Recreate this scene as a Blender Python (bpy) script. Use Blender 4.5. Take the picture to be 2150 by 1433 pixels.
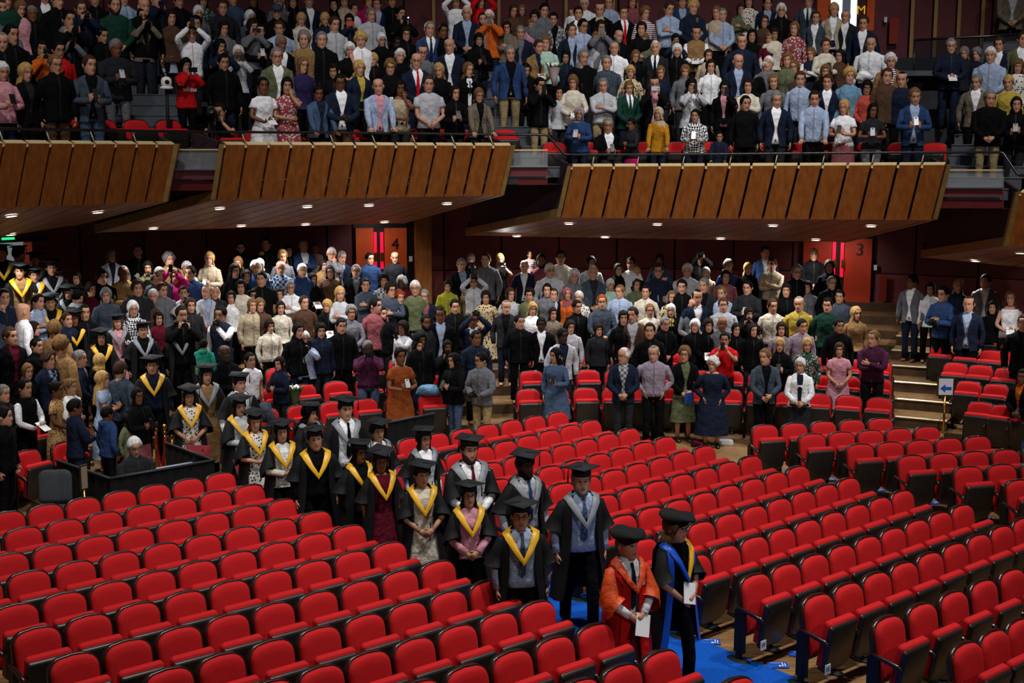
import bpy, math, random
import numpy as np
from math import sin, cos, radians, pi, hypot, atan2
from mathutils import Vector, Matrix

for o in list(bpy.data.objects):
    bpy.data.objects.remove(o)
scene = bpy.context.scene
COL = scene.collection
RNG = random.Random(7)

# ------------------------------------------------------------------ camera
FPX, PITCH, CAMH = 2800.0, radians(9.0), 5.48
cam_d = bpy.data.cameras.new('camera')
cam_d.sensor_width = 36.0
cam_d.lens = FPX / 2150.0 * 36.0
cam_d.clip_end = 200
cam = bpy.data.objects.new('camera', cam_d)
COL.objects.link(cam)
cam.location = (0, 0, CAMH)
cam.rotation_euler = (radians(90) - PITCH, 0, 0)
scene.camera = cam

# ------------------------------------------------------------------ world and hall lamps
w = bpy.data.worlds.new('hall_air'); scene.world = w
w.use_nodes = True
w.node_tree.nodes['Background'].inputs[0].default_value = (0.75, 0.82, 1.0, 1)
w.node_tree.nodes['Background'].inputs[1].default_value = 0.027
scene.view_settings.view_transform = 'Standard'
scene.view_settings.look = 'None'
scene.view_settings.gamma = 1.0
scene.view_settings.use_curve_mapping = False
scene.view_settings.exposure = 0.0

def spot(name, loc, target, power, size_deg, blend=.6, radius=.25, col=(1, .97, .93)):
    l = bpy.data.lights.new(name, 'SPOT')
    l.energy = power; l.spot_size = radians(size_deg); l.spot_blend = blend
    l.shadow_soft_size = radius; l.color = col
    o = bpy.data.objects.new(name, l); COL.objects.link(o)
    o.location = loc
    d = Vector(target) - Vector(loc)
    o.rotation_euler = d.to_track_quat('-Z', 'Y').to_euler()
    return o
# ceiling lamps of the hall (above the frame)
spot('ceiling_spotlight', (3.5, 11, 16), (0.5, 14.5, 0), 4800, 64, .8, .5)
spot('ceiling_spotlight', (-4, 12, 16), (-3.5, 14, 0), 3600, 60, .8, .5)
spot('ceiling_spotlight', (8, 15, 16), (4.5, 17, 0), 4200, 60, .8, .5)
spot('ceiling_spotlight', (1, 16, 17), (1.0, 24, 5.5), 3400, 56, .8, .4, (1, .98, .97))
spot('ceiling_spotlight', (8, 15, 16), (6.0, 24, 5.5), 3600, 56, .8, .4, (1, .98, .97))
spot('ceiling_spotlight', (-5, 13, 16), (-6, 21, 5.5), 2400, 56, .8, .4, (1, .98, .97))

# unseen fill spots added behind the camera to brighten faces and balcony fronts
spot('front_fill_spot', (11, -1, 11.5), (0.0, 15.5, 1.0), 2100, 30, .9, .35, (1, .96, .92))
spot('front_fill_spot', (-3, -2, 12), (-4.5, 21, 5.0), 2200, 50, .9, .35, (1, .96, .92))
spot('front_fill_spot', (9, -2, 12), (5.0, 23, 5.0), 2200, 44, .9, .35, (1, .96, .92))

# ------------------------------------------------------------------ pixel helpers (photograph 2150 x 1433)
CP, SP = cos(PITCH), sin(PITCH)
HC = (2.05, 12.63)            # centre of the concentric rows
R0 = 11.07                    # radius of the first stalls row
CROPS = {'A0': (0, 0), 'A1': (540, 0), 'A2': (1080, 0), 'A3': (1610, 0), 'B0': (0, 360), 'B1': (540, 360), 'B2': (1080, 360),
         'B3': (1610, 360), 'c1': (0, 720), 'c2': (540, 720), 'c3': (1080, 720), 'c4': (1610, 720), 'c5': (0, 1073),
         'c6': (540, 1073), 'c7': (1080, 1073), 'c8': (1610, 1073)}
def cpx(k, x, y):
    return CROPS[k][0] + x / 3.981, CROPS[k][1] + y / 3.981
def ray(px, py):
    u = (px - 1075) / FPX; v = (py - 716.5) / FPX
    return u, CP - v * SP, SP + v * CP        # right, forward, down
def at_h(px, py, h):                           # point on the horizontal plane z = h
    u, f, d = ray(px, py); t = (CAMH - h) / d
    return Vector((u * t, f * t, h))
def at_y(px, py, Y):
    u, f, d = ray(px, py); t = Y / f
    return Vector((u * t, Y, CAMH - d * t))
def cyl(px, py, r):                            # point on the cylinder of radius r about the hall centre
    u, f, d = ray(px, py)
    a = u * u + f * f; b = -2 * (u * HC[0] + f * HC[1]); c = HC[0] ** 2 + HC[1] ** 2 - r * r
    t = (-b + math.sqrt(max(0, b * b - 4 * a * c))) / (2 * a)
    return Vector((u * t, f * t, CAMH - d * t))
def pol(r, phi, z=0.0):
    return Vector((HC[0] + r * sin(phi), HC[1] + r * cos(phi), z))
def phi_of(p):
    return atan2(p[0] - HC[0], p[1] - HC[1])

# ------------------------------------------------------------------ materials
def lin(hexs):
    o = []
    for i in (0, 2, 4):
        c = int(hexs[i:i + 2], 16) / 255
        o.append(c / 12.92 if c <= .04045 else ((c + .055) / 1.055) ** 2.4)
    return tuple(o)
MATS = {}
def mat(name, hexs, rough=.8, metal=0.0, noise=0.0, scale=20.0, emit=0.0, spec=.3, bump=0.0, stretch=None, alpha=1.0, dark=None, trans=0.0, rot=0.0, bdist=.01):
    if name in MATS: return MATS[name]
    m = bpy.data.materials.new(name); m.use_nodes = True
    nt = m.node_tree; b = nt.nodes['Principled BSDF']
    c = lin(hexs)
    b.inputs['Base Color'].default_value = (*c, 1)
    b.inputs['Roughness'].default_value = rough
    b.inputs['Metallic'].default_value = metal
    b.inputs['Specular IOR Level'].default_value = spec
    if trans: b.inputs['Transmission Weight'].default_value = trans
    if alpha < 1: b.inputs['Alpha'].default_value = alpha
    if emit:
        b.inputs['Emission Color'].default_value = (*c, 1)
        b.inputs['Emission Strength'].default_value = emit
    if noise or bump:
        tc = nt.nodes.new('ShaderNodeTexCoord'); mp = nt.nodes.new('ShaderNodeMapping')
        nz = nt.nodes.new('ShaderNodeTexNoise')
        nz.inputs['Scale'].default_value = scale; nz.inputs['Detail'].default_value = 4
        if stretch: mp.inputs['Scale'].default_value = stretch
        mp.inputs['Rotation'].default_value = (0, 0, rot)
        nt.links.new(tc.outputs['Object'], mp.inputs['Vector'])
        nt.links.new(mp.outputs['Vector'], nz.inputs['Vector'])
        if noise:
            r = nt.nodes.new('ShaderNodeValToRGB')
            d = lin(dark) if dark else tuple(x * (1 - noise) for x in c)
            l = c if dark else tuple(min(1, x * (1 + noise)) for x in c)
            r.color_ramp.elements[0].color = (*d, 1); r.color_ramp.elements[0].position = .32
            r.color_ramp.elements[1].color = (*l, 1); r.color_ramp.elements[1].position = .68
            nt.links.new(nz.outputs['Fac'], r.inputs['Fac'])
            nt.links.new(r.outputs['Color'], b.inputs['Base Color'])
        if bump:
            bp = nt.nodes.new('ShaderNodeBump'); bp.inputs['Strength'].default_value = bump
            bp.inputs['Distance'].default_value = bdist
            nt.links.new(nz.outputs['Fac'], bp.inputs['Height'])
            nt.links.new(bp.outputs['Normal'], b.inputs['Normal'])
    MATS[name] = m
    return m

PAL = dict(black='0e0e10', charcoal='25262a', grey='65666c', lgrey='b3b4ba', white='ececf0', cream='cfc6b4', beige='b0a088', tan='8a6b45',
           brown='4e382a', khaki='93805c', olive='5e6448', navy='1b2234', slate='3f4855', blue='2a4068', lblue='9aa9c4', sky='668aa4',
           denim='41536e', purple='2b2448', plum='48213a', mauve='8d808f', magenta='a3165a', pink='c98c98', rose='84494f', red='c0181d',
           maroon='571425', coral='b0493b', orange='c85d1e', rust='83421f', mustard='ab761c', yellow='b09a42', lime='98982e', green='1a3a30', mint='a6c6b6',
           gold='d3a21c', teal='2b8f78', tweed='6f6556', robe='141416')
CNAME = dict(lgrey='pale grey', lblue='light blue', sky='sky blue', tweed='tweed', slate='slate blue', charcoal='charcoal', cream='cream',
             gold='gold', mustard='mustard', robe='black', olive='olive green', rose='dusty rose', denim='denim blue', white='white')
def cname(c):
    return {'P': 'patterned'}.get(c, CNAME.get(c, c))
def cloth(c):
    """plain woven cloth, or a pattern: name like floral, leopard, plaid, stripe"""
    if c in PATTERN: return pattern(c)
    return mat('cloth_' + c, PAL[c], .88, noise=.16, scale=11, spec=.06, bump=.9, bdist=.035)
PATTERN = dict(floral=('ddd6cc', '2c2a2e', 26, 'v'), leopard=('c6b48c', '2a2118', 22, 'v'), plaid=('8fa4c4', '222b3e', 9, 'c'),
               stripe=('e6e6ea', '5b2a30', 8, 's'), rosefloral=('8e4148', 'd9c3bb', 22, 'v'), check=('55565c', 'a7a8ac', 10, 'c'),
               fleck=('e4e2e6', '1b1a1e', 16, 'c'), greenfloral=('27473c', 'b9a7a0', 24, 'v'), sparkle=('b98f60', '6e4d2c', 30, 'v'))
PNAME = dict(floral='black and white floral', leopard='leopard print', plaid='blue plaid', stripe='striped', rosefloral='red floral',
             check='grey checked', fleck='black and white patterned', greenfloral='green floral', sparkle='gold shimmering')
def pattern(c):
    k = 'cloth_' + c
    if k in MATS: return MATS[k]
    a, d, sc, kind = PATTERN[c]
    m = mat(k, a, .85, spec=.15); nt = m.node_tree; b = nt.nodes['Principled BSDF']
    tc = nt.nodes.new('ShaderNodeTexCoord')
    r = nt.nodes.new('ShaderNodeValToRGB'); r.color_ramp.interpolation = 'CONSTANT'
    if kind == 'v':
        t = nt.nodes.new('ShaderNodeTexVoronoi'); t.inputs['Scale'].default_value = sc; src = t.outputs['Distance']
        r.color_ramp.elements[0].color = (*lin(d), 1); r.color_ramp.elements[1].position = .36; r.color_ramp.elements[1].color = (*lin(a), 1)
    elif kind == 's':
        t = nt.nodes.new('ShaderNodeTexWave'); t.bands_direction = 'Z'; t.inputs['Scale'].default_value = sc; src = t.outputs['Fac']
        r.color_ramp.elements[0].color = (*lin(d), 1); r.color_ramp.elements[1].position = .5; r.color_ramp.elements[1].color = (*lin(a), 1)
    else:
        t = nt.nodes.new('ShaderNodeTexChecker'); t.inputs['Scale'].default_value = sc * 2; src = t.outputs['Fac']
        mp = nt.nodes.new('ShaderNodeMapping'); mp.inputs['Rotation'].default_value = (0, .78 if c == 'fleck' else 0, 0)
        nt.links.new(tc.outputs['Object'], mp.inputs['Vector']); nt.links.new(mp.outputs['Vector'], t.inputs['Vector'])
        r.color_ramp.elements[0].color = (*lin(d), 1); r.color_ramp.elements[1].position = .5; r.color_ramp.elements[1].color = (*lin(a), 1)
    if kind != 'c': nt.links.new(tc.outputs['Object'], t.inputs['Vector'])
    nt.links.new(src, r.inputs['Fac']); nt.links.new(r.outputs['Color'], b.inputs['Base Color'])
    return m
SKIN = {'1': 'bf8b70', '2': 'ab7d60', '3': '74492f', '4': '40291e'}
def skin(k): return mat('skin_' + k, SKIN[k], .55, noise=.06, scale=14, spec=.35)
HAIR = dict(K='0c0a09', D='1c130e', B='3a281b', L='6b4d2f', Y='b08c52', G='6e6c6a', W='cfcecd', R='7a3215')
HNAME = dict(K='black', D='dark brown', B='brown', L='light brown', Y='blond', G='grey', W='white', R='red', N='no')
def hairm(k): return mat('hair_' + k, HAIR.get(k, '84827f'), .7, noise=.35, scale=40, spec=.1, stretch=(1, 1, .25))

# ------------------------------------------------------------------ mesh helpers
_GF = {}
def grid_faces(m, n, closed):
    k = (m, n, closed)
    if k not in _GF:
        f = []
        for i in range(m - 1):
            for j in range(n if closed else n - 1):
                j2 = (j + 1) % n
                f.append((i * n + j, i * n + j2, (i + 1) * n + j2, (i + 1) * n + j))
        _GF[k] = f
    return _GF[k]
class MB:
    def __init__(s): s.v = []; s.f = []; s.m = []; s.n = 0
    def add(s, V, F, mi=0):
        V = np.asarray(V, float).reshape(-1, 3)
        o = s.n; s.v.append(V); s.n += len(V)
        s.f += [tuple(i + o for i in q) for q in F]
        if isinstance(mi, int): s.m += [mi] * len(F)
        else: s.m += list(mi)
        return s
    def loft(s, rings, mi=0, closed=True, c0=True, c1=True):
        R = np.asarray(rings, float); m, n = R.shape[:2]
        F = list(grid_faces(m, n, closed))
        if closed:
            if c0: F.append(tuple(range(n - 1, -1, -1)))
            if c1: F.append(tuple((m - 1) * n + i for i in range(n)))
        return s.add(R.reshape(-1, 3), F, mi)
    def box(s, cx, cy, cz, sx, sy, sz, mi=0, M=None):
        V = np.array([(x, y, z) for x in (-.5, .5) for y in (-.5, .5) for z in (-.5, .5)]) * (sx, sy, sz)
        if M is not None: V = V @ np.array(M).T[:3, :3]
        V = V + (cx, cy, cz)
        return s.add(V, [(0, 1, 3, 2), (4, 6, 7, 5), (0, 4, 5, 1), (2, 3, 7, 6), (0, 2, 6, 4), (1, 5, 7, 3)], mi)
    def limb(s, pts, rad, n=8, mi=0, c0=True, c1=True, flat=1.0):
        return s.loft(limb_rings(pts, rad, n, flat), mi, True, c0, c1)
    def mesh(s, name, mats, smooth=True):
        me = bpy.data.meshes.new(name)
        me.from_pydata(np.vstack(s.v).tolist(), [], s.f)
        for mm in mats: me.materials.append(mm)
        if smooth: me.polygons.foreach_set('use_smooth', [True] * len(me.polygons))
        if len(mats) > 1: me.polygons.foreach_set('material_index', s.m)
        return me
    def build(s, name, mats, parent=None, smooth=True):
        if not isinstance(mats, (list, tuple)): mats = [mats]
        return link(name, s.mesh(name, mats, smooth), parent)
def link(name, me, parent=None, loc=None):
    o = bpy.data.objects.new(name, me); COL.objects.link(o)
    if parent is not None: o.parent = parent
    if loc is not None: o.location = loc
    return o
def limb_rings(pts, rad, n=8, flat=1.0, ref=None):
    P = np.asarray(pts, float); m = len(P)
    T = np.empty_like(P); T[0] = P[1] - P[0]; T[-1] = P[-1] - P[-2]
    if m > 2: T[1:-1] = P[2:] - P[:-2]
    T /= np.linalg.norm(T, axis=1)[:, None] + 1e-9
    r = np.array(ref if ref is not None else ((0, 1, 0) if abs(T[0][1]) < .8 else (1, 0, 0)), float)
    a = np.arange(n) * 2 * pi / n; out = []
    for i in range(m):
        r = r - T[i] * r.dot(T[i]); r /= np.linalg.norm(r) + 1e-9
        b = np.cross(T[i], r)
        out.append(P[i] + rad[i] * (np.cos(a)[:, None] * b + np.sin(a)[:, None] * r * flat))
    return out
def empty(name, loc=(0, 0, 0), rz=0.0):
    o = bpy.data.objects.new(name, None); COL.objects.link(o)
    o.location = loc; o.rotation_euler = (0, 0, rz); o.empty_display_size = .1
    return o
def tag(o, label=None, cat=None, group=None, kind=None):
    if label: o['label'] = label
    if cat: o['category'] = cat
    if group: o['group'] = group
    if kind: o['kind'] = kind
    return o
def prism(quad_a, quad_b):
    """solid between two polygons of the same vertex count"""
    n = len(quad_a)
    V = [tuple(p) for p in quad_a] + [tuple(p) for p in quad_b]
    F = [tuple(range(n)), tuple(range(2 * n - 1, n - 1, -1))] + [(i, n + i, n + (i + 1) % n, (i + 1) % n) for i in range(n)]
    return V, F
def text_mesh(txt, size, m, name='lettering'):
    cu = bpy.data.curves.new(name, 'FONT'); cu.body = txt; cu.size = size
    cu.align_x = 'CENTER'; cu.align_y = 'CENTER'; cu.extrude = .001
    o = bpy.data.objects.new(name, cu); COL.objects.link(o)
    dg = bpy.context.evaluated_depsgraph_get()
    me = bpy.data.meshes.new_from_object(o.evaluated_get(dg))
    bpy.data.objects.remove(o)
    me.materials.clear(); me.materials.append(m)
    return me
# ================================================================== the hall
M_FLOOR = mat('oak_floor', 'a07c50', .42, noise=.3, scale=3.0, stretch=(1.2, 14, 1), rot=-radians(20), spec=.4, dark='6e4f30')
M_STEP = mat('oak_steps', '8a6a44', .5, noise=.3, scale=3.0, stretch=(2, 12, 1), spec=.35, dark='5d4329')
M_RISER = mat('step_riser', '4c3825', .6, noise=.25, scale=6)
M_NOSE = mat('nosing_strip', 'd8c8a8', .35, metal=.4)
M_CARPET = mat('blue_carpet', '0f4fae', .95, noise=.22, scale=60, bump=.4, spec=.1)
M_WOODP = mat('rimu_panel', 'a5652c', .5, noise=.22, scale=2.2, stretch=(6, 6, 1.2), spec=.25, dark='8a4f20')
M_SOFF = mat('soffit_board', '98694f', .45, noise=.2, scale=2.0, stretch=(5, 1.5, 5), spec=.35, dark='7d5340')
M_GROOVE = mat('board_groove', '1c120b', .9)
M_ENDW = mat('pale_end_grain', 'd7bf8c', .6, noise=.12, scale=30)
M_MAROON = mat('maroon_panel', '8a4246', .7, noise=.12, scale=3)
M_MAROON2 = mat('dark_maroon_panel', '693439', .75, noise=.12, scale=3)
M_REDBEAM = mat('red_beam', '5c1a1a', .6, noise=.12, scale=8)
M_PURP = mat('aubergine_panel', '3b2a31', .7, noise=.15, scale=5)
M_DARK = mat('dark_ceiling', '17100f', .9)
M_GREY = mat('grey_carpet', '565a62', .95, noise=.25, scale=70, bump=.3)
M_METAL = mat('brushed_metal', 'b4b8be', .3, metal=.9)
M_RAIL = mat('black_rail', '1b1a1d', .25, spec=.6)
M_GLASS = mat('clear_glass', 'cfd6d8', .05, alpha=.16, spec=.6)
M_BRASS = mat('brass', 'c79a45', .25, metal=1.0)
M_ORANGE = mat('orange_door', 'd8561f', .6, noise=.08, scale=5)
M_ORANGE2 = mat('red_orange_door', 'c23a1c', .6, noise=.08, scale=5)
M_PINK = mat('pink_pull_glow', 'ff1545', .5, emit=.55)  # small glow added so the door pulls stand out in the dark
M_WHITE = mat('white_paint', 'e9e9ea', .6)
M_BLACK = mat('black_paint', '0d0d0e', .5)
M_LAMP = mat('lamp_lens', 'fff4e4', .4, emit=14.0)

def structure(o, label=None):
    o['kind'] = 'structure'
    if label: o['label'] = label
    return o

# ---- floor and carpet
m = MB(); m.add([(-22, 4, 0), (16, 4, 0), (16, 34, 0), (-22, 34, 0)], [(0, 1, 2, 3)])
structure(m.build('floor', M_FLOOR), 'oak board floor of the stalls')
AD = Vector((-.51, .63, 0)).normalized()            # direction of the carpeted aisle
AN = Vector((AD.y, -AD.x, 0))
ca = at_h(1507, 1358, 0)
m = MB()
def carpet_quad(d0, d1, w0, w1, h=.012):
    a = [ca + AD * d0 - AN * w0, ca + AD * d0 - AN * w1, ca + AD * d1 - AN * w1, ca + AD * d1 - AN * w0]
    return [p + Vector((0, 0, 0.002)) for p in a], [p + Vector((0, 0, h)) for p in a]
m.add(*prism(*carpet_quad(-4.5, 8.2, 0, 1.5)))
tag(m.build('aisle_carpet', M_CARPET, smooth=False), 'long blue carpet laid along the aisle under the procession', 'carpet')

# ---- raked stalls: concentric steps
def ring_sector(r0, r1, p0, p1, z, n=40, zb=None):
    a = [pol(r0, p0 + (p1 - p0) * i / n, z) for i in range(n + 1)]
    b = [pol(r1, p0 + (p1 - p0) * i / n, z) for i in range(n + 1)]
    V = a + b
    F = [(i, i + 1, n + 2 + i, n + 1 + i) for i in range(n)]
    if zb is not None:
        o = len(V); V = V + [Vector((p.x, p.y, zb)) for p in a]
        F2 = [(i, o + i, o + i + 1, i + 1) for i in range(n)]
        return V, F, F2
    return V, F, []
def stall_level(k): return .185 * k
def terrace(name, label, r_first, dr, nk, p0, p1, rise, zbase, rmax, mt, mr, nose=False, ks=1):
    root = empty(name); structure(root, label)
    for k in range(ks, nk + 1):
        z = zbase + rise * k; r = r_first + dr * (k - 1)
        r1 = r + dr if k < nk else rmax
        V, F, F2 = ring_sector(r, r1, p0, p1, z, 30, z - rise)
        s = MB(); s.add(V, F + F2, [0] * len(F) + [1] * len(F2))
        st = s.build('step', [mt, mr], root, smooth=False)
        if nose:
            a = [pol(r - .012, p0 + (p1 - p0) * i / 20, z + .006) for i in range(21)]
            ns = MB(); ns.limb([tuple(q) for q in a], [.02] * 21, 4)
            ns.build('nosing', M_NOSE, st, smooth=False)
    return root
terrace('stalls_terrace', 'raked oak steps carrying the stalls rows', R0 + .37, .82, 9, radians(-64), radians(22), .185, 0, 18.3, M_STEP, M_RISER)
terrace('aisle_stairs', 'oak stairs with pale nosings climbing to door 3', 11.25, .73, 9, radians(22), radians(28.3), .185, 0, 18.3, M_STEP, M_RISER, True)
terrace('side_terrace', 'raked oak steps right of the stairs', 11.9, .83, 8, radians(28.3), radians(58), .185, 0, 18.3, M_STEP, M_RISER)

# ---- rear walls: panels round the back of the stalls, and the balcony's rear wall
def wall_ring(name, label, r, p0, p1, z0, z1, npan, mats, dado=None):
    root = empty(name); structure(root, label)
    for i in range(npan):
        a = p0 + (p1 - p0) * i / npan + .0012; b = p0 + (p1 - p0) * (i + 1) / npan - .0012
        zz = [(z0, z1)] if dado is None else [(z0, dado - .01), (dado + .01, z1)]
        for j, (u, v) in enumerate(zz):
            s = MB()
            s.add(*prism([pol(r - .04 + .02 * j, a, u), pol(r - .04 + .02 * j, b, u), pol(r - .04 + .02 * j, b, v), pol(r - .04 + .02 * j, a, v)],
                         [pol(r + .06, a, u), pol(r + .06, b, u), pol(r + .06, b, v), pol(r + .06, a, v)]))
            s.build('panel', mats[j % len(mats)], root, smooth=False)
    bk = MB()
    for i in range(npan):
        a = p0 + (p1 - p0) * i / npan; b = p0 + (p1 - p0) * (i + 1) / npan
        bk.add([pol(r + .05, a, z0), pol(r + .05, b, z0), pol(r + .05, b, z1), pol(r + .05, a, z1)], [(0, 1, 2, 3)])
    bk.build('backing', M_GROOVE, root, smooth=False)
    return root
wall_ring('wall_back', 'maroon panelled wall behind the stalls', 18.3, radians(-66), radians(60), 0, 4.6, 30, [M_MAROON, M_MAROON2], 2.3)
wall_ring('wall_balcony', 'dark panelled wall behind the balcony', 18.2, radians(-70), radians(62), 4.7, 13, 26, [M_MAROON2])
wb = bpy.data.objects['wall_balcony']
for px_ in (910, 1047, 1188, 1287, 1336, 1915, 1964, 2013, 2063):
    p = cyl(px_, 60, 18.05); f = phi_of(p)
    s = MB(); s.add(*prism([pol(18.0, f - .002, 6.6), pol(18.0, f + .002, 6.6), pol(18.0, f + .002, 12), pol(18.0, f - .002, 12)],
                           [pol(18.12, f - .002, 6.6), pol(18.12, f + .002, 6.6), pol(18.12, f + .002, 12), pol(18.12, f - .002, 12)]))
    s.build('batten', mat('gilt_batten', 'a5834a', .5), wb, smooth=False)

# ---- balcony boxes
def lerp(a, b, t): return a + (b - a) * t
BOXES = {
 'A': dict(j=[-150, -98, -46, 6.3, 56.5, 105, 152.7, 198, 242.4, 286.4, 328.6, 368], yt=(298, 302), sh=(-25, -25), yb=(441, 423),
           bk=(-330, 552, 150, 473), floor=4.78, name='left balcony box'),
 'B': dict(j=[471, 516, 563.9, 611, 657, 700.8, 745.5, 788.7, 831.4, 872.8, 914.3, 955.2, 995.4, 1035.4, 1073.8], yt=(302.5, 304.5), sh=(-18, -24),
           yb=(419, 409), bk=(205, 488, 841, 468), floor=4.63, name='centre balcony box'),
 'C': dict(j=[1200, 1243, 1288.5, 1337, 1384.7, 1433, 1482, 1531.4, 1577.4, 1627.6, 1676.6, 1726.8, 1779.6, 1830.6, 1885, 1935.3, 1986.8],
           yt=(348.5, 345), sh=(-24, -29), yb=(455.5, 460.5), bk=(983, 494, 1771, 508), floor=4.40, name='right balcony box'),
 'D': dict(j=[2141, 2195, 2250, 2305, 2360], yt=(403, 403), sh=(-28, -28), yb=(516, 520), bk=(1939, 540, 2190, 565), floor=4.02, name='far right balcony box'),
}
RT, RB, RK = 11.25, 11.55, 16.3
LIGHTPX = {'A': [(22.6, 451), (204.7, 443.6), (22.6, 490.6)],
           'B': [(461, 436), (321.5, 477.6), (507.4, 473), (644, 433), (773.6, 430), (937.6, 426.6), (639.7, 469.8), (805.8, 465)],
           'C': [(1085, 494), (1192, 467.5), (1271.7, 496), (1381.4, 470), (1510.8, 500), (1623.8, 471.8), (1710.5, 502), (1826.8, 473.8)],
           'D': [(2049.6, 546), (2141, 529)]}
def project(p):
    zc = p[1] * CP + (CAMH - p[2]) * SP
    return 1075 + FPX * p[0] / zc, 716.5 + FPX * ((CAMH - p[2]) * CP - p[1] * SP) / zc
def box_pts(b):
    n = len(b['j']); T, B, K = [], [], []
    for i, x in enumerate(b['j']):
        t = (x - b['j'][0]) / (b['j'][-1] - b['j'][0])
        T.append(cyl(x, lerp(*b['yt'], t), RT))
        B.append(cyl(x + lerp(*b['sh'], t), lerp(*b['yb'], t), RB))
        K.append(cyl(lerp(b['bk'][0], b['bk'][2], t), lerp(b['bk'][1], b['bk'][3], t), RK))
    return T, B, K
for key, b in BOXES.items():
    T, B, K = box_pts(b); b['T'], b['B'], b['K'] = T, B, K
    n = len(T)
    root = empty('balcony_box', tuple(B[n // 2])); structure(root, 'timber fronted ' + b['name'] + ' with ribbed soffit')
    inv = Vector(B[n // 2])
    def loc(ps): return [p - inv for p in ps]
    back = MB(); sback = MB()
    for i in range(n - 1):
        nrm = (T[i + 1] - T[i]).cross(B[i] - T[i]).normalized()
        if nrm.y > 0: nrm = -nrm
        e = (T[i + 1] - T[i]).normalized() * .022
        fr = [T[i] + e, T[i + 1] - e, B[i + 1] - e, B[i] + e]
        s = MB(); s.add(*prism(loc([p + nrm * .035 for p in fr]), loc([p - nrm * .03 for p in fr])))
        s.build('fascia_board', M_WOODP, root, smooth=False)
        q = [T[i] + Vector((0, 0, -.03)), T[i + 1] + Vector((0, 0, -.03)), B[i + 1], B[i]]
        back.add(*prism(loc([p - nrm * .03 for p in q]), loc([p - nrm * .07 for p in q])))
        c = MB(); tz = Vector((0, 0, .012))
        c.add(*prism(loc([T[i] + e + nrm * .036, T[i + 1] - e + nrm * .036, T[i + 1] - e - nrm * .09, T[i] + e - nrm * .09]),
                     loc([T[i] + e + nrm * .036 + tz, T[i + 1] - e + nrm * .036 + tz, T[i + 1] - e - nrm * .09 + tz, T[i] + e - nrm * .09 + tz])))
        c.build('coping', M_ENDW, root, smooth=False)
        s = MB(); s.box(*(T[i] - inv + nrm * .01 + Vector((0, 0, -.03))), .035, .06, .05)
        s.build('batten_end', M_ENDW, root, smooth=False)
        # soffit board
        sn = (B[i + 1] - B[i]).cross(K[i] - B[i]).normalized()
        if sn.z > 0: sn = -sn
        g = .03
        a0 = lerp(B[i], B[i + 1], g); a1 = lerp(B[i], B[i + 1], 1 - g); k0 = lerp(K[i], K[i + 1], g); k1 = lerp(K[i], K[i + 1], 1 - g)
        s = MB(); s.add(*prism(loc([a0, a1, k1, k0]), loc([p - sn * .05 for p in (a0, a1, k1, k0)])))
        s.build('soffit_board', M_SOFF, root, smooth=False)
        q = [B[i], B[i + 1], K[i + 1], K[i]]
        sback.add(*prism(loc([p - sn * .03 for p in q]), loc([p - sn * .10 for p in q])))
    back.build('fascia_backing', M_GROOVE, root, smooth=False)
    sback.build('soffit_backing', M_GROOVE, root, smooth=False)
    # side cheeks
    for i, d in ((0, -1), (n - 1, 1)):
        bd = (K[i] - B[i])
        q = [T[i], B[i], B[i] + bd * .98, Vector((T[i].x, T[i].y, T[i].z)) + bd * .98 + Vector((0, 0, 1.6))]
        off = Vector((d * -.05, 0, 0))
        s = MB(); s.add(*prism(loc(q), loc([p + off for p in q]))); s.build('side_cheek', M_PURP, root, smooth=False)
        up = Vector((0, 0, .15)); o2 = Vector((d * .06, 0, 0))
        q = [B[i] + o2 - Vector((0, 0, .01)), K[i] + o2 - Vector((0, 0, .01)), K[i] + o2 + up, B[i] + o2 + up]
        s = MB(); s.add(*prism(loc(q), loc([p - o2 * 1.6 for p in q]))); s.build('edge_beam', mat('edge_beam_oak', '8d7140', .5, noise=.2, scale=6), root, smooth=False)
        nf = Vector((0, -.05, 0)); 
        q = [T[i] + o2 * 1.2, T[i] - o2 * .1, B[i] - o2 * .1, B[i] + o2 * 1.2]
        s = MB(); s.add(*prism(loc([p + nf for p in q]), loc([p - nf for p in q]))); s.build('corner_trim', mat('edge_beam_oak', '8d7140', .5), root, smooth=False)
    # back edge of the soffit
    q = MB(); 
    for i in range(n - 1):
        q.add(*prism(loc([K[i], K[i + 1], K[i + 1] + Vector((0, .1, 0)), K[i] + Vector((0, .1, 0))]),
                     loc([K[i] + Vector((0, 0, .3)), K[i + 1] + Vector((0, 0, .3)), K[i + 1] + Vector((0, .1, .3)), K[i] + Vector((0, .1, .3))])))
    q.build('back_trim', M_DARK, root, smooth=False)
    # downlights set into the soffit
    for (lx, ly) in LIGHTPX[key]:
        best = None
        for i in range(n - 1):
            for a in np.linspace(0, 1, 9):
                f_ = lerp(B[i], B[i + 1], a); k_ = lerp(K[i], K[i + 1], a)
                for u in np.linspace(0.02, .98, 40):
                    p = lerp(f_, k_, u); x, y = project(p); dd = (x - lx) ** 2 + (4 * (y - ly)) ** 2
                    if best is None or dd < best[0]: best = (dd, p, i, u)
        _, p, i, u = best
        sn = (B[i + 1] - B[i]).cross(K[i] - B[i]).normalized()
        if sn.z > 0: sn = -sn
        e = empty('downlight', tuple(p + sn * .004))
        e.rotation_euler = (-sn).to_track_quat('Z', 'Y').to_euler()
        a_ = np.arange(14) * 2 * pi / 14
        ring = lambda r, z: np.c_[r * np.cos(a_), r * np.sin(a_), np.full(14, z)]
        MB().loft([ring(.105, 0), ring(.105, -.02), ring(.085, -.02), ring(.085, -.005)], c0=False, c1=False).build('trim_ring', M_WHITE, e)
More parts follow.
